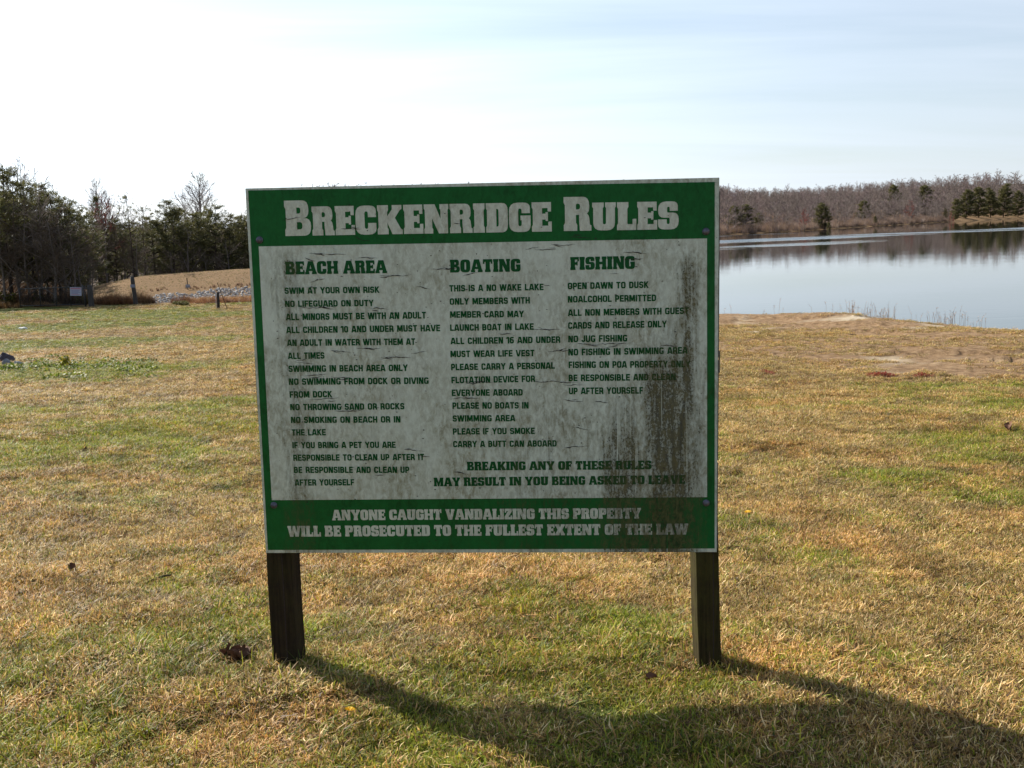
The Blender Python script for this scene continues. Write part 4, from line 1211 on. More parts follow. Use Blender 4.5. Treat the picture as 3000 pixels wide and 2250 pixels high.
obj("ground_cover", me, label='low bright green weeds spreading before the rocks', kind='stuff')
g = hit(193, 1080)
wr = empty("weed_plant", tuple(g), label='small upright yellowish weed standing among the low green weeds', cat='plant')
V, Fs, Cc = weed_mesh(77, 130, .10, .26, .06, .9)
me = mesh_np("leaves", V, Fs, M_LEAFV); mesh_cols(me, [(c[0] * 1.6, c[1] * 1.15, c[2]) for c in Cc]); obj("leaves", me, wr, kind='stuff')
V, Fs = tube([(0, 0, 0), (.01, 0, .12), (0, .01, .25)], [.006, .005, .002]); obj("stem", mesh_np("stem", V, Fs, M_STEM), wr)
# red moss-like sedum cushions
for (px, py, hw, lab) in [(2580, 1104, 44, 'large patch of dark red ground plant on the straw slope'), (2700, 1105, 22, 'smaller faint red plant patch right of the large one')]:
    g = hit(px, py); e_ = hit(px + hw, py); rad = abs(e_.x - g.x)
    V, Fs, Cc = weed_mesh(int(px), 800 if hw > 30 else 150, rad * 1.15, .05, .030, .7)
    me = mesh_np("red_plant", V, Fs, M_LEAFV); R2 = random.Random(5)
    cc = []
    for i in range(len(Cc) // 4): cc += [R2.choice([(.34, .07, .045), (.22, .04, .03), (.42, .13, .07), (.40, .24, .12)])] * 4
    mesh_cols(me, cc)
    o = obj("red_plant", me, label=lab, cat='plant'); o.location = g; o.scale = (1, .5, 1)

# ------------------------------------------------------------------ trees
def prisms(segs, sides=3):
    n = len(segs)
    A = np.array([s[0] for s in segs], float); B = np.array([s[1] for s in segs], float)
    ra = np.array([s[2] for s in segs])[:, None]; rb = np.array([s[3] for s in segs])[:, None]
    D = B - A; D /= np.linalg.norm(D, axis=1, keepdims=True) + 1e-9
    up = np.where(np.abs(D[:, 2:3]) < .9, [[0, 0, 1.]], [[1., 0, 0]])
    U = np.cross(D, up); U /= np.linalg.norm(U, axis=1, keepdims=True); W = np.cross(D, U)
    V = np.zeros((n, 2 * sides, 3)); 
    for k in range(sides):
        t = 2 * math.pi * k / sides; o = U * math.cos(t) + W * math.sin(t)
        V[:, k] = A + o * ra; V[:, sides + k] = B + o * rb
    Fq = []
    for k in range(sides):
        j = (k + 1) % sides; Fq.append([k, j, sides + j, sides + k])
    Fq = np.array(Fq)[None] + (np.arange(n) * 2 * sides)[:, None, None]
    return V.reshape(-1, 3), Fq.reshape(-1, 4)

def grow_branch(R2, p, d, L, r0, r1, nseg, wander, lift, out):
    pts = [p.copy()]; d = d.normalized()
    for i in range(nseg):
        d = (d + Vector((R2.gauss(0, wander), R2.gauss(0, wander), R2.gauss(0, wander) + lift))).normalized()
        q = p + d * (L / nseg)
        a = r0 + (r1 - r0) * i / nseg; b = r0 + (r1 - r0) * (i + 1) / nseg
        out.append((tuple(p), tuple(q), a, b)); p = q; pts.append((p.copy()))
    return pts

def along(pts, u):
    f = u * (len(pts) - 1); i = min(int(f), len(pts) - 2)
    return pts[i].lerp(pts[i + 1], f - i), (pts[i + 1] - pts[i]).normalized()

def side_dir(R2, d, ang):
    o = d.orthogonal().normalized(); o.rotate(Matrix.Rotation(R2.uniform(0, 6.283), 3, d))
    return (d * math.cos(ang) + o * math.sin(ang)).normalized()

def bare_tree(seed, H, first=.3, spread=.6, n1=11, n2=6, n3=6, n4=0, twig=.012, rt=None, lift=.07, l1=.42, wan=.10, a2=.78, crown_pow=.65):
    R2 = random.Random(seed); big, fine = [], []
    rt = rt or H * .014
    trunk = grow_branch(R2, Vector((0, 0, -.3)), Vector((R2.gauss(0, .03), R2.gauss(0, .03), 1)), H * .93, rt, rt * .18, 8, .05, .05, big)
    for i in range(n1):
        u = first + (1 - first) * (i + R2.random()) / n1
        p, d = along(trunk, min(u, .99))
        L1 = H * l1 * (1.12 - u) ** crown_pow * R2.uniform(.75, 1.15)
        b1 = grow_branch(R2, p, side_dir(R2, d, spread * R2.uniform(.7, 1.25)), L1, rt * .42 * (1.15 - u), twig * 1.8, 5, wan, lift, big)
        m2 = max(2, round(n2 * min(1, L1 / (H * l1 * .75))))
        for j in range(m2):
            u2 = .2 + .8 * (j + R2.random()) / m2
            p2, d2 = along(b1, min(u2, .99))
            L2 = L1 * .55 * (1.25 - u2) * R2.uniform(.7, 1.2)
            b2 = grow_branch(R2, p2, side_dir(R2, d2, a2 * R2.uniform(.6, 1.25)), L2, twig * 2.0, twig * 1.1, 3, .12, lift, fine)
            m3 = max(2, round(n3 * min(1, L2 / (H * l1 * .30))))
            for k in range(m3):
                u3 = .15 + .85 * (k + R2.random()) / m3
                p3, d3 = along(b2, min(u3, .99))
                L3 = max(.3, L2 * .62 * R2.uniform(.5, 1.1))
                b3 = grow_branch(R2, p3, side_dir(R2, d3, .75), L3, twig * 1.0, twig * .45, 2, .12, lift * .8, fine)
                for m_ in range(n4):
                    p4, d4 = along(b3, R2.uniform(.2, .95))
                    grow_branch(R2, p4, side_dir(R2, d4, .7), L3 * .65, twig * .6, twig * .25, 1, .1, lift, fine)
    return big, fine

def needle_tris(R2, c, n, L, w, out, cols, pal, droop=0.0, ax=None):
    col = R2.choice(pal); s = R2.uniform(.75, 1.25)
    for _ in range(n):
        d = Vector((R2.gauss(0, 1), R2.gauss(0, 1), R2.gauss(0, .7) - droop))
        if ax is not None: d += ax * 1.1
        d.normalize(); o = d.orthogonal().normalized(); o.rotate(Matrix.Rotation(R2.uniform(0, 6.28), 3, d))
        b = c + Vector((R2.gauss(0, .05), R2.gauss(0, .05), R2.gauss(0, .04)))
        l_ = L * R2.uniform(.6, 1.2)
        out += [tuple(b - o * w), tuple(b + o * w), tuple(b + d * l_ + o * w * .3)]
        cols += [tuple(x * s for x in col)] * 3

PINE = [(.088, .090, .030), (.115, .112, .038), (.068, .070, .028), (.145, .132, .046)]
CEDAR = [(.055, .06, .022), (.08, .075, .03), (.045, .05, .022)]
def pine_tree(seed, H, wide, first, whorls, per, dens, pal=PINE, shape='round', tuft=.30, bare_low=True, tw=.019):
    R2 = random.Random(seed); wood, V, Cc = [], [], []
    rt = H * .013
    trunk = grow_branch(R2, Vector((0, 0, -.3)), Vector((R2.gauss(0, .02), R2.gauss(0, .02), 1)), H * .98, rt, rt * .12, 9, .022, .03, wood)
    for i in range(whorls):
        u = first + (1 - first) * (i + .5 * R2.random()) / whorls
        k = (u - first) / (1 - first)
        prof = {'round': (math.sin(math.pi * min(1, k * .80 + .20)) ** .7), 'cone': (1.02 - k) ** .9, 'top': .35 + .65 * math.sin(math.pi * (k * .85 + .1))}[shape]
        for j in range(per):
            if R2.random() < .12: continue
            p, d = along(trunk, min(u + R2.uniform(-.015, .015), .985))
            a = R2.uniform(0, 6.283); el = R2.uniform(-.05, .35) + .35 * k
            L = wide * prof * R2.uniform(.55, 1.15) + .15
            b = grow_branch(R2, p, Vector((math.cos(a) * math.cos(el), math.sin(a) * math.cos(el), math.sin(el))), L, .035 * (1.2 - k), .012, 4, .07, .05, wood)
            nt = max(2, int(dens * L))
            for m_ in range(nt):
                q, dd = along(b, min(.995, .3 + .7 * (m_ + R2.random()) / nt))
                q = q + Vector((R2.gauss(0, .16), R2.gauss(0, .16), R2.gauss(0, .10))) * min(1, L)
                needle_tris(R2, q, 12, tuft, tw, V, Cc, pal, 0, dd)
    top = trunk[-1]
    for _ in range(5): needle_tris(R2, top + Vector((R2.gauss(0, .1), R2.gauss(0, .1), R2.uniform(-.4, .1))), 9, tuft, tw, V, Cc, pal, 0, Vector((0, 0, 1)))
    if bare_low:
        for i in range(9):
            u = R2.uniform(.08, first + .1); p, d = along(trunk, u); a = R2.uniform(0, 6.283)
            grow_branch(R2, p, Vector((math.cos(a), math.sin(a), .1)), wide * R2.uniform(.25, .7), .02, .007, 3, .1, .0, wood)
    return wood, V, Cc

def bark(name, c1, c2, rough=.9):
    return simple(name, c1, c2, 5, rough, .5, .02, .15)
M_BARK = bark("grey bark", (0.20, 0.165, 0.14), (0.10, 0.08, 0.068))
M_TWIG = bark("grey twigs", (0.31, 0.25, 0.215), (0.19, 0.15, 0.13))
M_TWIGD = bark("dark twigs", (0.155, 0.115, 0.085), (0.085, 0.062, 0.045))
M_TWIGR = bark("red budded twigs", (0.36, 0.13, 0.10), (0.22, 0.08, 0.07))
M_TWIGP = bark("pinkish far twigs", (0.35, 0.265, 0.25), (0.22, 0.165, 0.155))
M_PBARK = bark("pine bark", (0.085, 0.06, 0.045), (0.04, 0.028, 0.022))
M_NEEDLE = plain_leaf_mat("needles", .4)

def mk_tree(name, trunk_m, crown_m, H, cat='tree'):
    r = bpy.data.objects.new(name, None); r['category'] = cat; r['protoH'] = H
    t = bpy.data.objects.new("trunk", trunk_m); t.parent = r
    c = bpy.data.objects.new("crown", crown_m); c.parent = r; c['kind'] = 'stuff'
    return r, t, c

TREES = {}
def proto_bare(key, variants, twigmat, barkmat, name="bare_tree", **kw):
    L = []
    for i in range(variants):
        H = kw.get('H', 10)
        big, fine = bare_tree(1000 + 37 * i + len(TREES) * 7, **kw)
        v, f = prisms(big, 4); a = mesh_np("trunk", v, f, barkmat)
        v, f = prisms(fine, 3); b = mesh_np("crown", v, f, twigmat)
        L.append((name, a, b, H))
    TREES[key] = L
def proto_pine(key, variants, H, name="pine_tree", mat=None, **kw):
    L = []
    for i in range(variants):
        wd, V, Cc = pine_tree(2000 + 31 * i + len(TREES) * 11, H, **kw)
        v, f = prisms(wd, 4); a = mesh_np("trunk", v, f, M_PBARK)
        b = mesh_np("crown", V, np.arange(len(V)).reshape(-1, 3), M_NEEDLE); mesh_cols(b, Cc)
        L.append((name, a, b, H))
    TREES[key] = L
proto_bare('B', 3, M_TWIG, M_BARK, H=10, twig=.010, n1=14, n2=7, n3=6, n4=2, spread=.75, lift=.05, rt=.10)
proto_bare('V', 2, M_TWIG, M_BARK, H=11, twig=.011, n1=26, n2=10, n3=7, n4=2, spread=.62, first=.36, l1=.52, lift=.05, rt=.12, wan=.05, a2=.55, crown_pow=.8)
proto_bare('D', 2, M_TWIGD, M_BARK, H=9, twig=.011, n1=14, n2=7, n3=6, n4=2, spread=.85, first=.12, lift=.05, name="bare_tree")
proto_bare('R', 1, M_TWIGR, M_BARK, H=8, twig=.018, n1=14, n2=8, n3=7, n4=1, spread=.8, name="budding_tree")
proto_bare('F', 4, M_TWIG, M_BARK, H=12, twig=.028, n1=14, n2=7, n3=6, n4=0, spread=.85, first=.15, rt=.15, l1=.40, lift=.04)
proto_bare('G', 2, M_TWIGP, M_BARK, H=11, twig=.028, n1=14, n2=7, n3=6, n4=0, spread=.9, first=.10, rt=.13, l1=.42, lift=.03)
proto_bare('Q', 1, M_TWIGR, M_BARK, H=10, twig=.045, n1=14, n2=7, n3=6, n4=0, spread=.85, first=.12, rt=.14, name="budding_tree")
proto_pine('P', 4, 9, wide=1.9, first=.30, whorls=15, per=6, dens=5.0)
proto_pine('S', 1, 9, wide=1.6, first=.35, whorls=9, per=4, dens=3.2, shape='top')
proto_pine('C', 1, 9, wide=1.7, first=.12, whorls=22, per=6, dens=5.5, shape='cone', name="spruce_tree")
proto_pine('W', 3, 14, wide=3.3, first=.07, whorls=22, per=7, dens=3.6, tuft=.62, tw=.07, pal=[(.13, .125, .045), (.18, .16, .06), (.10, .095, .04)])

LP, LB, LD = 'P', 'B', 'D'
def place(key, px, py, D, label, group=None, v=None, wide=1.0, zb=None):
    L = TREES[key]; v = random.randrange(len(L)) if v is None else v
    name, a, b, H = L[v % len(L)]
    top = at_dist(px, py, D)
    z0 = tz(top.x, top.y) if zb is None else zb
    # find the root so that the top lands where it is seen
    s = (top.z - z0) / H
    r = empty(name, (top.x, top.y, z0), random.uniform(0, 6.283), label=label, cat='tree', group=group)
    r.scale = (s * wide, s * wide, s)
    if label in (LP, LB, LD):
        where = ('left of the gate, at the edge of the photo' if px < 60 else 'behind the chain-link gate' if px < 205 else 'behind the white notice and the gate post' if px < 320 else 'behind the leaning fence post' if px < 430 else
                 'behind the dam, below and beside the big round bare tree' if px < 615 else 'behind the dam, beside the left edge of the board' if px < 730 else 'hidden behind the board')
        r['label'] = {LP: 'dark green pine ', LB: 'bare grey tree ', LD: 'low dark tangled tree '}[label] + where
    t = obj("trunk", a, r); c = obj("crown", b, r, kind='stuff')
    return r

GP = 'pines at the edge of the left woods'; GB = 'bare trees in the left woods'
for (k, px, py, D, lab, g, w) in [
    ('P', -130, 440, 62, LP, GP, 1.2), ('P', -60, 452, 60, LP, GP, 1.2), ('P', 2, 466, 58, 'tallest dark pine at the left edge of the photo, behind the gate', None, 1.3),
    ('D', 34, 540, 57.5, LD, GB, 1.3), ('P', 72, 512, 60, LP, GP, 1.2), ('P', 112, 520, 63, LP, GP, 1.15), ('B', 128, 488, 67, LB, GB, .8), ('P', 150, 545, 59, LP, GP, 1.2),
    ('D', 172, 590, 57.5, LD, GB, 1.3), ('P', 188, 565, 61, LP, GP, 1.1), ('B', 22, 455, 68, LB, GB, .9), ('B', 62, 478, 69, LB, GB, .9), ('B', 170, 500, 70, LB, GB, .8), ('B', 213, 560, 66, LB, GB, .9),
    ('P', 236, 610, 63, LP, GP, 1.1), ('D', 100, 640, 57.2, LD, GB, 1.4), ('D', 225, 690, 58, LD, GB, 1.3), ('D', -40, 600, 57, LD, GB, 1.4), ('D', -120, 600, 57, LD, GB, 1.4),
    ('C', 271, 558, 84, 'pointed dark spruce beside the red budded tree in the left woods', None, 1.0),
    ('V', 278, 508, 92, 'pale bare tree rising behind the pointed spruce', None, .75), ('R', 296, 572, 83, 'small tree with reddish buds among the left pines', None, 1.0),
    ('B', 322, 556, 90, LB, GB, .8), ('B', 348, 566, 92, LB, GB, .8), ('D', 318, 640, 86, LD, GB, 1.2), ('P', 330, 632, 84, LP, GP, 1.0), ('D', 250, 650, 80, LD, GB, 1.2),
    ('S', 378, 562, 82, 'sparse pine with an open top left of the big bare tree', None, 1.0), ('P', 362, 640, 88, LP, GP, 1.0), ('S', 410, 598, 84, 'thin ragged pine just right of the sparse open topped one', None, 1.1), ('B', 436, 605, 95, LB, GB, .8), ('D', 395, 680, 82, LD, GB, 1.3),
    ('P', 462, 572, 93, 'tall full pine halfway between the leaning fence post and the big bare tree', None, 1.25), ('P', 442, 622, 91, LP, GP, 1.1), ('P', 492, 598, 92, LP, GP, 1.2), ('P', 520, 606, 96, LP, GP, 1.2),
    ('B', 528, 572, 112, LB, GB, .8), ('V', 580, 492, 116, 'large bare tree with a round fan of fine branches high above the pines', None, 1.15),
    ('P', 550, 612, 95, LP, GP, 1.2), ('P', 578, 612, 97, LP, GP, 1.2), ('P', 622, 588, 96, 'bushy pine with the highest crown close to the left side of the board', None, 1.25), ('P', 600, 608, 99, LP, GP, 1.1), ('P', 652, 616, 97, LP, GP, 1.2),
    ('P', 682, 622, 98, LP, GP, 1.2), ('B', 694, 592, 112, LB, GB, .9), ('P', 712, 615, 100, LP, GP, 1.2), ('B', 712, 584, 115, LB, GB, .8), ('P', 745, 612, 99, LP, GP, 1.2), ('P', 780, 610, 101, LP, GP, 1.2), ('P', 820, 612, 100, LP, GP, 1.2),
    ('P', 865, 606, 102, LP, GP, 1.2), ('P', 910, 612, 102, LP, GP, 1.2), ('D', 500, 720, 88, LD, GB, 1.3), ('D', 600, 730, 90, LD, GB, 1.3), ('D', 430, 730, 86, LD, GB, 1.2), ('D', 60, 560, 56.8, LD, GB, 1.2), ('D', 140, 610, 56.6, LD, GB, 1.3), ('D', -10, 620, 56.6, LD, GB, 1.4), ('D', 200, 640, 57, LD, GB, 1.3), ('B', 95, 540, 57.2, LB, GB, 1.0), ('B', 250, 600, 70, LB, GB, 1.0), ('D', 350, 620, 84, LD, GB, 1.2), ('D', 300, 600, 84, LD, GB, 1.2), ('D', 540, 660, 90, LD, GB, 1.2), ('D', 665, 680, 92, LD, GB, 1.2), ('B', 415, 575, 100, LB, GB, 1.0), ('B', 500, 585, 108, LB, GB, 1.0), ('B', 645, 585, 112, LB, GB, 1.0)]:
    place(k, px, py, D, lab, g, None, w)
for i in range(34):
    px = -150 + i * 33 + random.uniform(-10, 10)
    base = np.interp(px, [-150, 0, 100, 230, 400, 700, 1000], [520, 545, 600, 650, 650, 648, 650])
    D = random.uniform(104, 128) if px > 230 else random.uniform(72, 95)
    place('P', px, base + random.uniform(-12, 14), D, LP, GP, None, 1.35)
for i in range(20):
    px = -120 + i * 46 + random.uniform(-10, 10)
    D = random.uniform(130, 140) if px > 230 else random.uniform(96, 104)
    place('D', px, np.interp(px, [0, 230, 1000], [590, 665, 660]) + random.uniform(-10, 20), D, LB, GB, None, 1.3)

# ---- far shore
FG = 'bare trees on the far shore'; FL = 'grey bare tree on the wooded far shore of the lake'
FPG = 'pinkish trees on the far shore'; FPL = 'pinkish bare tree on the wooded far shore of the lake'
shore = np.array([(-8, 100), (-4, 150), (8, 200), (25, 235), (50, 272), (78, 312), (128, 400), (171, 470), (215, 545), (290, 650), (440, 800)], float)
cum = np.concatenate([[0], np.cumsum(np.hypot(*np.diff(shore, axis=0).T))])
def shore_pt(s, off):
    x = np.interp(s, cum, shore[:, 0]); y = np.interp(s, cum, shore[:, 1])
    x2 = np.interp(s + 2, cum, shore[:, 0]); y2 = np.interp(s + 2, cum, shore[:, 1])
    t = np.array([x2 - x, y2 - y]); t = t / (np.hypot(*t) + 1e-9)
    return x - t[1] * off, y + t[0] * off
def set_tree(key, x, y, h, label, group, wide=1.0):
    L = TREES[key]; name, a, b, H = random.choice(L)
    px = 1500 + FPX * x / y
    where = ('hidden behind the board' if px < 2106 else 'between board and lone round pine' if px < 2400 else 'right of the lone round pine' if px < 2560 else 'in the middle, below the crest pines' if px < 2760 else 'by the pine cluster and spit' if px < 3000 else 'beyond the right edge')
    lab2 = ('pinkish' if key == 'G' else 'grey') + ' tree ' + (label + ' ') + where
    r = empty(name, (x, y, tz(x, y) - .1), random.uniform(0, 6.283), label=lab2, cat='tree', group=group)
    s = h / H; r.scale = (s * wide, s * wide, s)
    obj("trunk", a, r); obj("crown", b, r, kind='stuff')
    return r
def top_line(x, y):
    """how high the far tree line may stand at this bearing"""
    px = 1500 + FPX * x / y
    return np.interp(px, [1300, 2106, 2222, 2350, 2480, 2694, 2850, 3000, 3300], [546, 538, 553, 549, 539, 521, 506, 489, 465])
# front row
smax = cum[-1]
s = cum[0]
while s < smax * .93:
    x, y = shore_pt(s, random.uniform(2.5, 6)); px = 1500 + FPX * x / y
    inpine = 2770 < px < 3020
    if 2000 < px < 3100 and not (2740 < px < 2990 and inpine):
        k = 'G' if random.random() < .35 else 'F'
        set_tree(k, x, y, random.uniform(5.5, 9.0) * (1 + .3 * (y > 450)), 'at the far waterline', FPG if k == 'G' else FG, random.uniform(.95, 1.35))
    s += random.uniform(4.5, 8.0) * (1 + .5 * (y > 350))
# rows climbing the hill: heights follow the tree line seen against the sky
cnt = 0
for row, off in enumerate((14, 26, 40, 58, 82, 110)):
    s = cum[2] + random.uniform(0, 8)
    while s < smax * .95:
        x, y = shore_pt(s, off + random.uniform(-5, 5)); px = 1500 + FPX * x / y
        s += random.uniform(9, 14) * (1 + .012 * row * 8)
        if not (2030 < px < 3080): continue
        zt = at_dist(px, float(top_line(x, y)), y).z
        h = zt - tz(x, y)
        frac = [0.72, .8, .88, .94, 1.0, 1.0][row]
        h = min(h * frac, 22) * random.uniform(.86, 1.04)
        if h < 4: continue
        k = 'G' if random.random() < .25 else 'F'
        set_tree(k, x, y, h, 'on the far slope', FPG if k == 'G' else FG, random.uniform(.95, 1.3)); cnt += 1
# the crest of the far woods: too many to tell apart
wood_col = bpy.data.collections.new("far_wood_trees")
for i, key in enumerate(('F', 'F', 'F', 'F', 'G', 'G')):
    name, a, b, H = TREES[key][i if i < 4 else i - 4]
    big = bpy.data.objects.new("wood_%d" % i, a)
    bmj = bmesh.new(); bmj.from_mesh(a); n0 = len(bmj.faces); bmj.from_mesh(b)
    me = bpy.data.meshes.new("far_tree"); bmj.to_mesh(me); bmj.free()
    me.materials.append(M_TWIG if i < 4 else M_TWIGP)
    bpy.data.objects.remove(big)
    wood_col.objects.link(bpy.data.objects.new("wood_%d" % i, me))
PX, SC = [], []
for _ in range(2000):
    s = random.uniform(cum[1], smax); off = random.uniform(3, 330)
    x, y = shore_pt(s, off); px = 1500 + FPX * x / y
    if off < 60 and 2030 < px < 3080: continue
    if px < 900 or px > 3300: continue
    z = tz(x, y); h = at_dist(px, float(top_line(x, y)), y).z - z
    h = min(h, 22) * (random.uniform(.82, 1.02) if random.random() < .8 else random.uniform(1.0, 1.16))
    if h < 3: continue
    PX.append((x, y, z)); SC.append(h / 12)
n = len(PX)
instancer("far_woods", PX, np.stack([np.zeros(n), np.zeros(n), rng.uniform(0, 6.28, n)], -1), SC, rng.integers(0, 6, n), np.ones((n, 3)), wood_col, label='bare grey woods covering the hill behind the lake', kind='stuff')
# far pines that stand out
for (px, py, D, w, lab) in [
    (2150, 600, 296, 1.5, 'dark pine close to the right side of the board, on the far shore'), (2188, 596, 303, 1.5, 'second dark pine right of the board, on the far shore'), (2225, 622, 310, 1.4, 'small dark pine at the end of the pair beside the board, on the far shore'),
    (2412, 592, 346, 1.5, 'round topped dark pine standing alone at the water on the far shore'), (2528, 586, 440, 1.7, 'dark pine crown halfway up the far wooded slope'), (2428, 650, 333, .9, 'small yellow green pine under the lone round topped pine'),
    (2563, 632, 412, 1.2, 'small olive pine by the water right of the lone round topped pine'), (2617, 538, 560, 1.2, 'small dark pine on the crest of the far woods'), (2712, 540, 600, 1.4, 'brownish pine on the far crest left of the pine cluster'),
    (2800, 580, 556, 1.2, 'leftmost pine of the cluster behind the sandy spit'), (2832, 552, 582, 1.3, 'second pine from the left in the cluster behind the sandy spit'), (2870, 545, 608, 1.35, 'broad pine in the middle of the cluster behind the sandy spit'),
    (2905, 548, 626, 1.3, 'pine right of the broad one in the cluster behind the sandy spit'), (2942, 536, 645, 1.35, 'tallest pine of the cluster behind the sandy spit'), (2985, 556, 664, 1.2, 'pine at the right edge of the photo above the sandy spit'),
    (2770, 610, 540, .9, 'low pine at the left foot of the cluster behind the sandy spit'), (3030, 552, 690, 1.2, 'pine just beyond the right edge, above the sandy spit')]:
    x = (px - 1500) / FPX * D
    place('W', px, py, D, lab, 'pines on the far shore', None, w)
place('Q', 2358, 606, 325, 'red budding tree left of the lone far pine', None)
place('Q', 2662, 583, 470, 'bright red budding tree halfway up the far woods', None)
place('Q', 2790, 618, 500, 'low red budding tree left of the far pine cluster', None, None, .8)

# ------------------------------------------------------------------ fence, gate, little signs
M_IRON = simple("galvanised pipe", (0.07, 0.065, 0.062), (0.03, 0.028, 0.027), 30, .55, .2, .002, .5, .4)
M_DARKP = simple("creosoted post", (0.055, 0.045, 0.04), (0.022, 0.018, 0.017), 12, .9)
M_GREYP = simple("grey weathered post", (0.085, 0.075, 0.068), (0.03, 0.026, 0.024), 12, .9, stretch=(4, 4, .4))
M_PLATE = simple("faded white plate", (0.42, 0.44, 0.52), (0.33, 0.34, 0.42), 25, .6, .1)
M_PLATE2 = simple("small grey plate", (0.28, 0.31, 0.36), (0.16, 0.18, 0.21), 40, .6, .1)
M_PRINTR = simple("faded red print", (0.42, 0.18, 0.24), (0.35, 0.16, 0.22), 25, .6, .1)
M_PRINTB = simple("faded blue print", (0.22, 0.22, 0.36), (0.18, 0.18, 0.30), 25, .6, .1)

def seg_obj(name, pts, rads, mat, parent=None, sides=8, **k):
    V, Fs = tube(pts, rads, sides)
    return obj(name, mesh_np(name, V, Fs, mat, sides > 6), parent, **k)

def fence_post(px0, py0, px1, py1, D, r, mat, label, group='posts of the far fence'):
    a = at_dist(px0, py0, D); b = at_dist(px1, py1, D)
    z = tz(a.x, a.y); root = empty("fence_post", (a.x, a.y, z), label=label, cat='post', group=group)
    d = b - a
    n = 6; pts = [(d.x * i / n, 0, -.2 + (b.z - z + .2) * i / n) for i in range(n + 1)]
    seg_obj("shaft", pts, [r * (1.08 - .12 * i / n) for i in range(n + 1)], mat, root, 9)
    bm = bmesh.new(); bmesh.ops.create_cone(bm, segments=9, radius1=r * 1.0, radius2=r * .5, depth=r * .5, cap_ends=True)
    c = obj("post_cap", bm_mesh("post_cap", bm, mat), root); c.location = (d.x, 0, b.z - z + r * .2)
    return root, d, b
r1, d1, b1 = fence_post(269, 896, 262, 838, 54, .125, M_GREYP, 'thick wooden gate post right of the white notice on the gate')
seg_obj("hinge_pipe", [(-.27, -.05, -.1), (-.36, -.05, 1.05)], [.035, .035], M_IRON, r1, 8)
seg_obj("hinge_pin", [(-.34, -.05, .85), (-.05, -.05, .88)], [.018, .018], M_IRON, r1, 6)
r2, d2, b2 = fence_post(399, 893, 387, 812, 54.5, .10, M_GREYP, 'leaning wooden fence post with a small plate, at the left end of the dam')
def plate(px, py, w, h, D, parent_root, mat, prints):
    p = at_dist(px, py, D) - parent_root.location
    bm = bmesh.new(); box_bm(bm, -w / 2, w / 2, -.006, .006, -h / 2, h / 2, .003)
    o = obj("plate", bm_mesh("plate", bm, mat), parent_root); o.location = (p.x, p.y, p.z)
    for (x0, x1, z0, z1, m_) in prints:
        bm = bmesh.new(); box_bm(bm, x0 * w / 2, x1 * w / 2, -.0085, -.0062, z0 * h / 2, z1 * h / 2)
        obj("print_bar", bm_mesh("print_bar", bm, m_), o)
    return o
plate(388.5, 838, .22, .15, 54.3, r2, M_PLATE2, [(-.8, .8, .1, .5, M_PRINTB), (-.7, .6, -.5, -.2, M_PRINTB)])
r3, d3, b3 = fence_post(641, 920, 638, 858, 50, .062, M_DARKP, 'short black fence post just left of the board, standing nearest the camera', 'posts of the far fence')
seg_obj("brace", [(.36, .1, -.02), (.02, .0, 1.15)], [.016, .014], M_DARKP, r3, 6)
seg_obj("white_marker", [(-.07, -.065, .02), (-.085, -.065, .90)], [.010, .010], M_PLATE, r3, 6)
r4, d4, b4 = fence_post(579.5, 896, 579, 874, 58, .022, M_DARKP, 'thin stub post in the brown grass between the leaning post and the black post')
# stake with a tag on the dam
a = hit(551, 849); z = a.z; st_ = empty("stake", (a.x, a.y, z), label='thin metal stake with a small grey tag on the dam slope above the stones', cat='stake')
top = at_dist(547.5, 814, a.y)
seg_obj("rod", [(0, 0, -.2), (top.x - a.x, 0, top.z - z)], [.032, .028], M_DARKP, st_, 6)
plate(550, 838, .28, .20, a.y - .06, st_, M_PLATE2, [(-.7, .7, .0, .5, M_PLATE)])

# chain-link gate with a notice
gx0, gx1 = at_dist(60, 900, 54.3), at_dist(254, 898, 54.1)
zg = tz((gx0.x + gx1.x) / 2, 54.2)
gate = empty("gate", (gx0.x, 54.3, zg), label='rusty chain-link gate with a white notice in front of the left woods', cat='gate')
gw = gx1.x - gx0.x; ztop = at_dist(200, 841, 54.2).z - zg
seg_obj("top_rail", [(0, 0, ztop - .04), (gw, -.2, ztop)], [.024, .024], M_IRON, gate)
seg_obj("bottom_rail", [(0, 0, .12), (gw, -.2, .12)], [.022, .022], M_IRON, gate)
for u in (0.0, .31, .55, .77, .995):
    seg_obj("upright", [(gw * u, -.2 * u, .06), (gw * u, -.2 * u, ztop)], [.022, .022], M_IRON, gate)
segs = []
k = -ztop
while k < gw:
    for sgn in (1, -1):
        x0 = k; x1 = k + (ztop - .14)
        a0, a1 = max(0, x0), min(gw, x1)
        if a1 > a0 + .05:
            za, zb_ = .12 + (a0 - x0), .12 + (a1 - x0)
            if sgn < 0: za, zb_ = ztop - (a0 - x0), ztop - (a1 - x0)
            segs.append(((a0, -.2 * a0 / gw, za), (a1, -.2 * a1 / gw, zb_), .0035, .0035))
    k += .11
v, f = prisms(segs, 3); obj("wire_mesh", mesh_np("wire_mesh", v, f, M_IRON), gate, kind='stuff')
nt = at_dist(223, 854, 54.0)
bm = bmesh.new(); box_bm(bm, -.27, .27, -.008, .008, -.20, .20, .003)
nb_ = obj("notice", bm_mesh("notice", bm, M_PLATE), gate, label='white notice with a red heading'); nb_.location = (nt.x - gate.location.x, -.34, nt.z - zg); nb_.rotation_euler = (0, .04, 0)
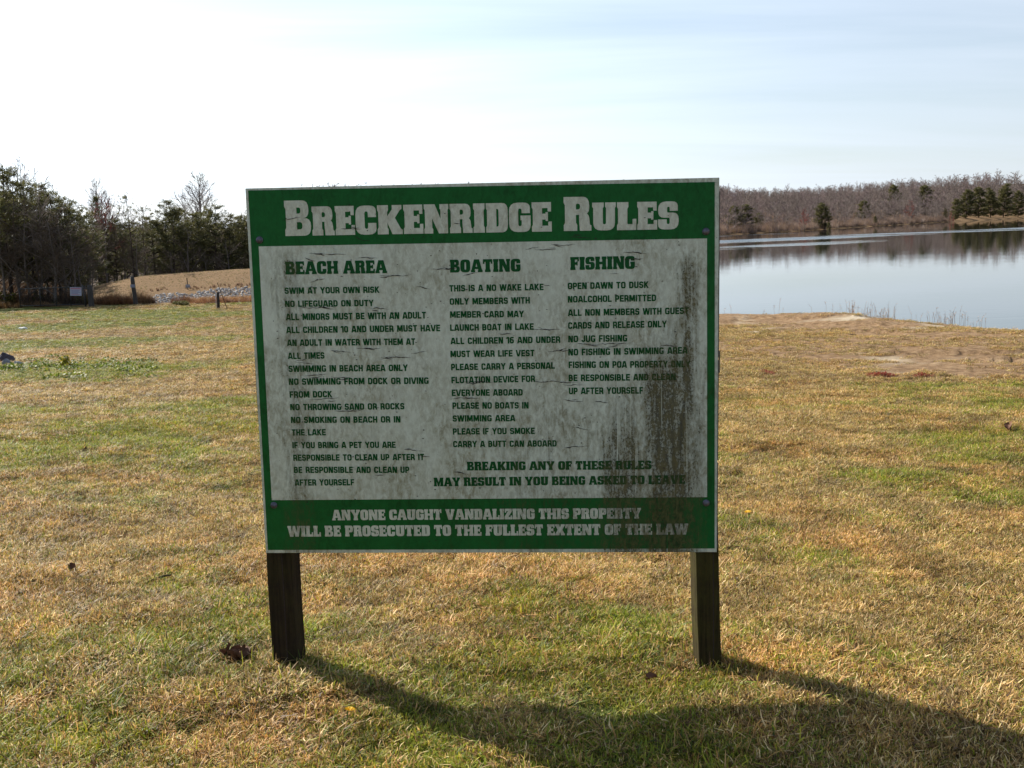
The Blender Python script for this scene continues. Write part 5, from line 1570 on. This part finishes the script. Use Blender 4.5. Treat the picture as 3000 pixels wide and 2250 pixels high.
for (x0, x1, z0, z1, m_) in [(-.24, .24, .11, .175, M_PRINTR), (-.22, .2, .05, .075, M_PRINTB), (-.22, .15, .0, .025, M_PRINTB), (-.22, .22, -.05, -.025, M_PRINTB), (-.22, .1, -.10, -.075, M_PRINTB), (-.22, .18, -.15, -.125, M_PRINTR)]:
    bm = bmesh.new(); box_bm(bm, x0, x1, -.0115, -.0085, z0, z1)
    obj("print_bar", bm_mesh("print_bar", bm, m_), nb_)
# strands between the posts
wires = empty("fence_wire", (r1.location.x, r1.location.y, r1.location.z), label='thin sagging wires strung between the far fence posts', cat='wire')
nodes_ = [(r1.location, d1), (r2.location, d2), (r4.location, d4), (r3.location, d3)]
for hgt in (.35, .75):
    pts = []
    P4 = [Vector(n_[0]) + Vector((0, 0, min(hgt, .42) if i == 2 else hgt)) for i, n_ in enumerate(nodes_)] + [Vector((r3.location.x + 8, 49.5, r3.location.z + hgt))]
    for A, B in zip(P4, P4[1:]):
        for i in range(8):
            u = i / 8; q = A.lerp(B, u); q.z -= .12 * 4 * u * (1 - u); pts.append(tuple(q - Vector(wires.location)))
    pts.append(tuple(P4[-1] - Vector(wires.location)))
    seg_obj("strand", pts, [.005] * len(pts), M_DARKP, wires, 4)

# ------------------------------------------------------------------ stones lining the pond bank
M_STONE = simple("limestone", (0.50, 0.47, 0.44), (0.24, 0.22, 0.21), 3, .9, .5, .03)
bank = empty("stone_bank", (-20, 69, tz(-20, 69)), label='band of pale angular stones along the foot of the grassed dam', cat='stones')
stones = [rock_mesh("stone", 900 + i, 1, .8, .62, M_STONE, 1) for i in range(7)]
cand = []
for i in range(5200):
    px = random.uniform(446, 790)
    py_t = np.interp(px, [446, 480, 530, 565, 580, 640, 700, 800], [872, 861, 862, 866, 857, 848, 845, 843])
    py_b = np.interp(px, [446, 480, 530, 570, 640, 700, 800], [891, 893, 889, 886, 880, 872, 866])
    py = random.uniform(py_t, py_b)
    u = (py - py_t) / (py_b - py_t)
    if random.random() < .55 * abs(u - .4): continue
    if 536 < px < 572 and random.random() < .6: continue
    d = px_ray(px, py); t = np.linspace(60, 82, 220)
    zt = terrain(d.x * t / d.y, t, False); zr = CAMZ + d.z * t / d.y
    i0 = int(np.argmax(zr < zt))
    if i0 == 0: continue
    Yp = t[i0]; Xp = d.x * Yp / d.y; r = random.uniform(.07, .20)
    if any((Xp - c[0]) ** 2 + ((Yp - c[1]) * .8) ** 2 < (.72 * (r + c[3])) ** 2 for c in cand): continue
    cand.append((Xp, Yp, zt[i0], r))
cand.sort(key=lambda c: -c[3])
bx_, by_, bz_ = bank.location
for c in cand[:300]:
    o = obj("stone", random.choice(stones), bank); o.location = (c[0] - bx_, c[1] - by_, c[2] - bz_ + c[3] * .25)
    o.rotation_euler = (random.uniform(-.5, .5), random.uniform(-.5, .5), random.uniform(0, 6.28)); o.scale = (c[3],) * 3
if len(cand) > 300:
    bmj = bmesh.new()
    for c in cand[300:]:
        tmp = random.choice(stones).copy()
        tmp.transform(Matrix.Translation((c[0] - bx_, c[1] - by_, c[2] - bz_ + c[3] * .25)) @ Euler((random.uniform(-.5, .5), random.uniform(-.5, .5), random.uniform(0, 6))).to_matrix().to_4x4() @ Matrix.Scale(c[3], 4))
        bmj.from_mesh(tmp); bpy.data.meshes.remove(tmp)
    obj("small_stones", bm_mesh("small_stones", bmj, M_STONE), bank, kind='stuff')

# ------------------------------------------------------------------ tall dead growth, brush, reeds
brush_col = bpy.data.collections.new("brush_sources")
def tall_tuft(seed, nb, rad, h, w, pal):
    R2 = random.Random(seed); V, Fs, Cc = [], [], []
    for _ in range(nb):
        a, r = R2.uniform(0, 6.283), rad * math.sqrt(R2.random()); x, y = r * math.cos(a), r * math.sin(a)
        yaw = R2.uniform(0, 6.283); ln = R2.uniform(.02, .45); L = h * R2.uniform(.5, 1.15); k = len(V); z = -.03; col = R2.choice(pal)
        el = math.pi / 2 - ln
        for i in range(4):
            u = i / 3; ww = w * (1 - .8 * u) * .5
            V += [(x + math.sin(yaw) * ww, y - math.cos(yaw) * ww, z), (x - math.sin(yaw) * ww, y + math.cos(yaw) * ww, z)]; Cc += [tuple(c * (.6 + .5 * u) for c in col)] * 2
            x += L / 3 * math.cos(el) * math.cos(yaw); y += L / 3 * math.cos(el) * math.sin(yaw); z += L / 3 * math.sin(el); el -= R2.uniform(.0, .45)
        for i in range(3): Fs.append((k + 2 * i, k + 2 * i + 1, k + 2 * i + 3, k + 2 * i + 2))
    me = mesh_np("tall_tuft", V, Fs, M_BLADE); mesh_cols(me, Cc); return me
BR = [(.24, .13, .06), (.32, .19, .09), (.15, .08, .045), (.38, .25, .12)]
for i in range(3): brush_col.objects.link(bpy.data.objects.new("brush_%d" % i, tall_tuft(700 + i, 60, .22, .62, .016, BR)))
for i in range(2): brush_col.objects.link(bpy.data.objects.new("brush_%d" % (3 + i), tall_tuft(720 + i, 46, .25, .40, .018, [(.40, .25, .12), (.50, .33, .16), (.30, .17, .08)])))
V, Fs, Cc = weed_mesh(801, 150, .35, .5, .10, .8)
me = mesh_np("brush_green", V, Fs, M_LEAFV); mesh_cols(me, [(c[0] * .8, c[1] * .6, c[2]) for c in Cc]); brush_col.objects.link(bpy.data.objects.new("brush_5", me))
PP, II, SS, TT = [], [], [], []
def scatter_brush(n, px0, px1, y0, y1, kinds, s0, s1, tint, cond=None):
    for _ in range(n):
        px = random.uniform(px0, px1); Y = random.uniform(y0, y1); x = (px - 1500) / FPX * Y
        if cond and not cond(px, Y): continue
        PP.append((x, Y, tz(x, Y))); II.append(random.choice(kinds)); SS.append(random.uniform(s0, s1)); b = random.uniform(.7, 1.2); TT.append([t * b for t in tint])
scatter_brush(120, 276, 445, 56.2, 60.0, (0, 1, 2), .35, 1.35, (1, .95, .9))
scatter_brush(50, 425, 455, 56.5, 58.5, (0, 1, 2), .6, .9, (.55, .5, .5))
scatter_brush(60, 300, 390, 55.6, 56.6, (0, 1, 2), .6, .9, (.9, .7, .6))
scatter_brush(40, 508, 566, 54.6, 57.5, (0, 1, 2), .3, .72, (.55, .42, .42))
scatter_brush(420, 560, 800, 55.0, 60.0, (3, 4), .5, .85, (1, .9, .75))
scatter_brush(150, 560, 800, 53.6, 55.4, (2, 3, 4), .4, .6, (.75, .55, .5))
scatter_brush(26, 520, 556, 52.6, 53.4, (5,), .3, .45, (1, 1, 1))
scatter_brush(60, 450, 800, 70.6, 71.6, (0, 2), .22, .36, (.55, .45, .45))
scatter_brush(240, -200, 262, 56.2, 60.0, (0, 1, 2, 5), .7, 1.6, (.35, .32, .3))
scatter_brush(140, -200, 190, 54.8, 56.0, (3, 4, 2), .4, .7, (.6, .55, .45))
scatter_brush(900, -260, 252, 60, 96, (0, 1, 2), 1.4, 2.8, (.40, .36, .34))
for _ in range(1500):     # rough tan grass on the dam
    px = random.uniform(262, 800); Y = random.uniform(64, 79.5); x = (px - 1500) / FPX * Y
    if Y < 71.5 and px > 440: continue
    if px < 300 and Y < 68: continue
    PP.append((x, Y, tz(x, Y))); II.append(random.choice((3, 4))); SS.append(random.uniform(.10, .22)); b = random.uniform(.8, 1.25); TT.append((.66 * b, .90 * b, .80 * b))
n = len(PP)
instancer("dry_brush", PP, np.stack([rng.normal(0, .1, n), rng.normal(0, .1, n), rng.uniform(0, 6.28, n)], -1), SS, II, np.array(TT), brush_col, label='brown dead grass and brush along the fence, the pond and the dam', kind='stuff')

M_REED = simple("dry reed", (0.60, 0.46, 0.36), (0.38, 0.26, 0.20), 20, .8)
segs = []; R2 = random.Random(8)
for _ in range(150):
    px = R2.choice([R2.uniform(2420, 2900), R2.gauss(2580, 30), R2.gauss(2500, 12), R2.gauss(2800, 40)])
    if R2.random() < .06: px = R2.uniform(2110, 2400)
    if not 2105 < px < 2960: continue
    pyb = np.interp(px, [2106, 2500, 2600, 2750, 2900, 3000], [924, 922, 925, 938, 955, 966])
    Y = np.interp(px, [2106, 2300, 2500, 2700, 2900, 3000], [39.9, 39.4, 38.6, 36.4, 34, 32.4]) - R2.uniform(-.2, .7)
    x = (px - 1500) / FPX * Y; z = tz(x, Y); h = R2.uniform(.25, .62) * (1.3 if R2.random() < .2 else 1)
    p = (x, Y, max(z, WATER_Z) - .05); q = (x + R2.gauss(0, .03), Y, p[2] + h * .7 + .05); r = (q[0] + R2.gauss(0, .05), Y, q[2] + h * .35)
    segs += [(p, q, .0045, .004), (q, r, .004, .002)]
    for _k in range(R2.randrange(2, 6)):
        u = R2.random(); a0 = tuple(q[i] + (r[i] - q[i]) * u for i in range(3))
        segs.append((a0, (a0[0] + R2.gauss(0, .03), a0[1] + R2.gauss(0, .03), a0[2] + R2.uniform(.0, .05)), .006, .003))
v, f = prisms(segs, 3)
obj("reeds", mesh_np("reeds", v, f, M_REED), label='sparse dry reed stalks standing along the near bank of the lake', kind='stuff')

# low brush under the far trees, down to the waterline
far_col = bpy.data.collections.new("far_brush_sources")
for i in range(3):
    V, Fs, Cc = [], [], []; R2 = random.Random(900 + i)
    for _ in range(150):
        a = R2.uniform(0, 6.283); r = 1.6 * math.sqrt(R2.random()); c = Vector((r * math.cos(a), r * math.sin(a), 0)); h = R2.uniform(.5, 2.2); w = R2.uniform(.02, .05)
        q = c + Vector((R2.gauss(0, .5), R2.gauss(0, .5), h)); k = len(V)
        V += [tuple(c - Vector((w, 0, .1))), tuple(c + Vector((w, 0, -.1))), tuple(q)]; Fs.append((k, k + 1, k + 2)); cc = R2.choice([(.22, .15, .125), (.30, .21, .17), (.17, .115, .09), (.34, .23, .13)]); Cc += [cc] * 3
    me = mesh_np("far_brush", V, Fs, M_BLADE); mesh_cols(me, Cc); far_col.objects.link(bpy.data.objects.new("far_brush_%d" % i, me))
PP, SS = [], []
for _ in range(2600):
    s = random.uniform(cum[2], smax); off = random.choice([random.uniform(1.5, 8), random.uniform(6, 120)])
    x, y = shore_pt(s, off)
    px = 1500 + FPX * x / y
    if not 900 < px < 3300 or (2770 < px < 3050 and off < 16): continue
    PP.append((x, y, tz(x, y))); SS.append(random.uniform(.6, 1.3))
n = len(PP)
instancer("far_brush", PP, np.stack([np.zeros(n), np.zeros(n), rng.uniform(0, 6.28, n)], -1), SS, rng.integers(0, 3, n), rng.uniform(.7, 1.1, n)[:, None] * np.ones((n, 3)), far_col, label='leafless brush under the trees along the far shore', kind='stuff')
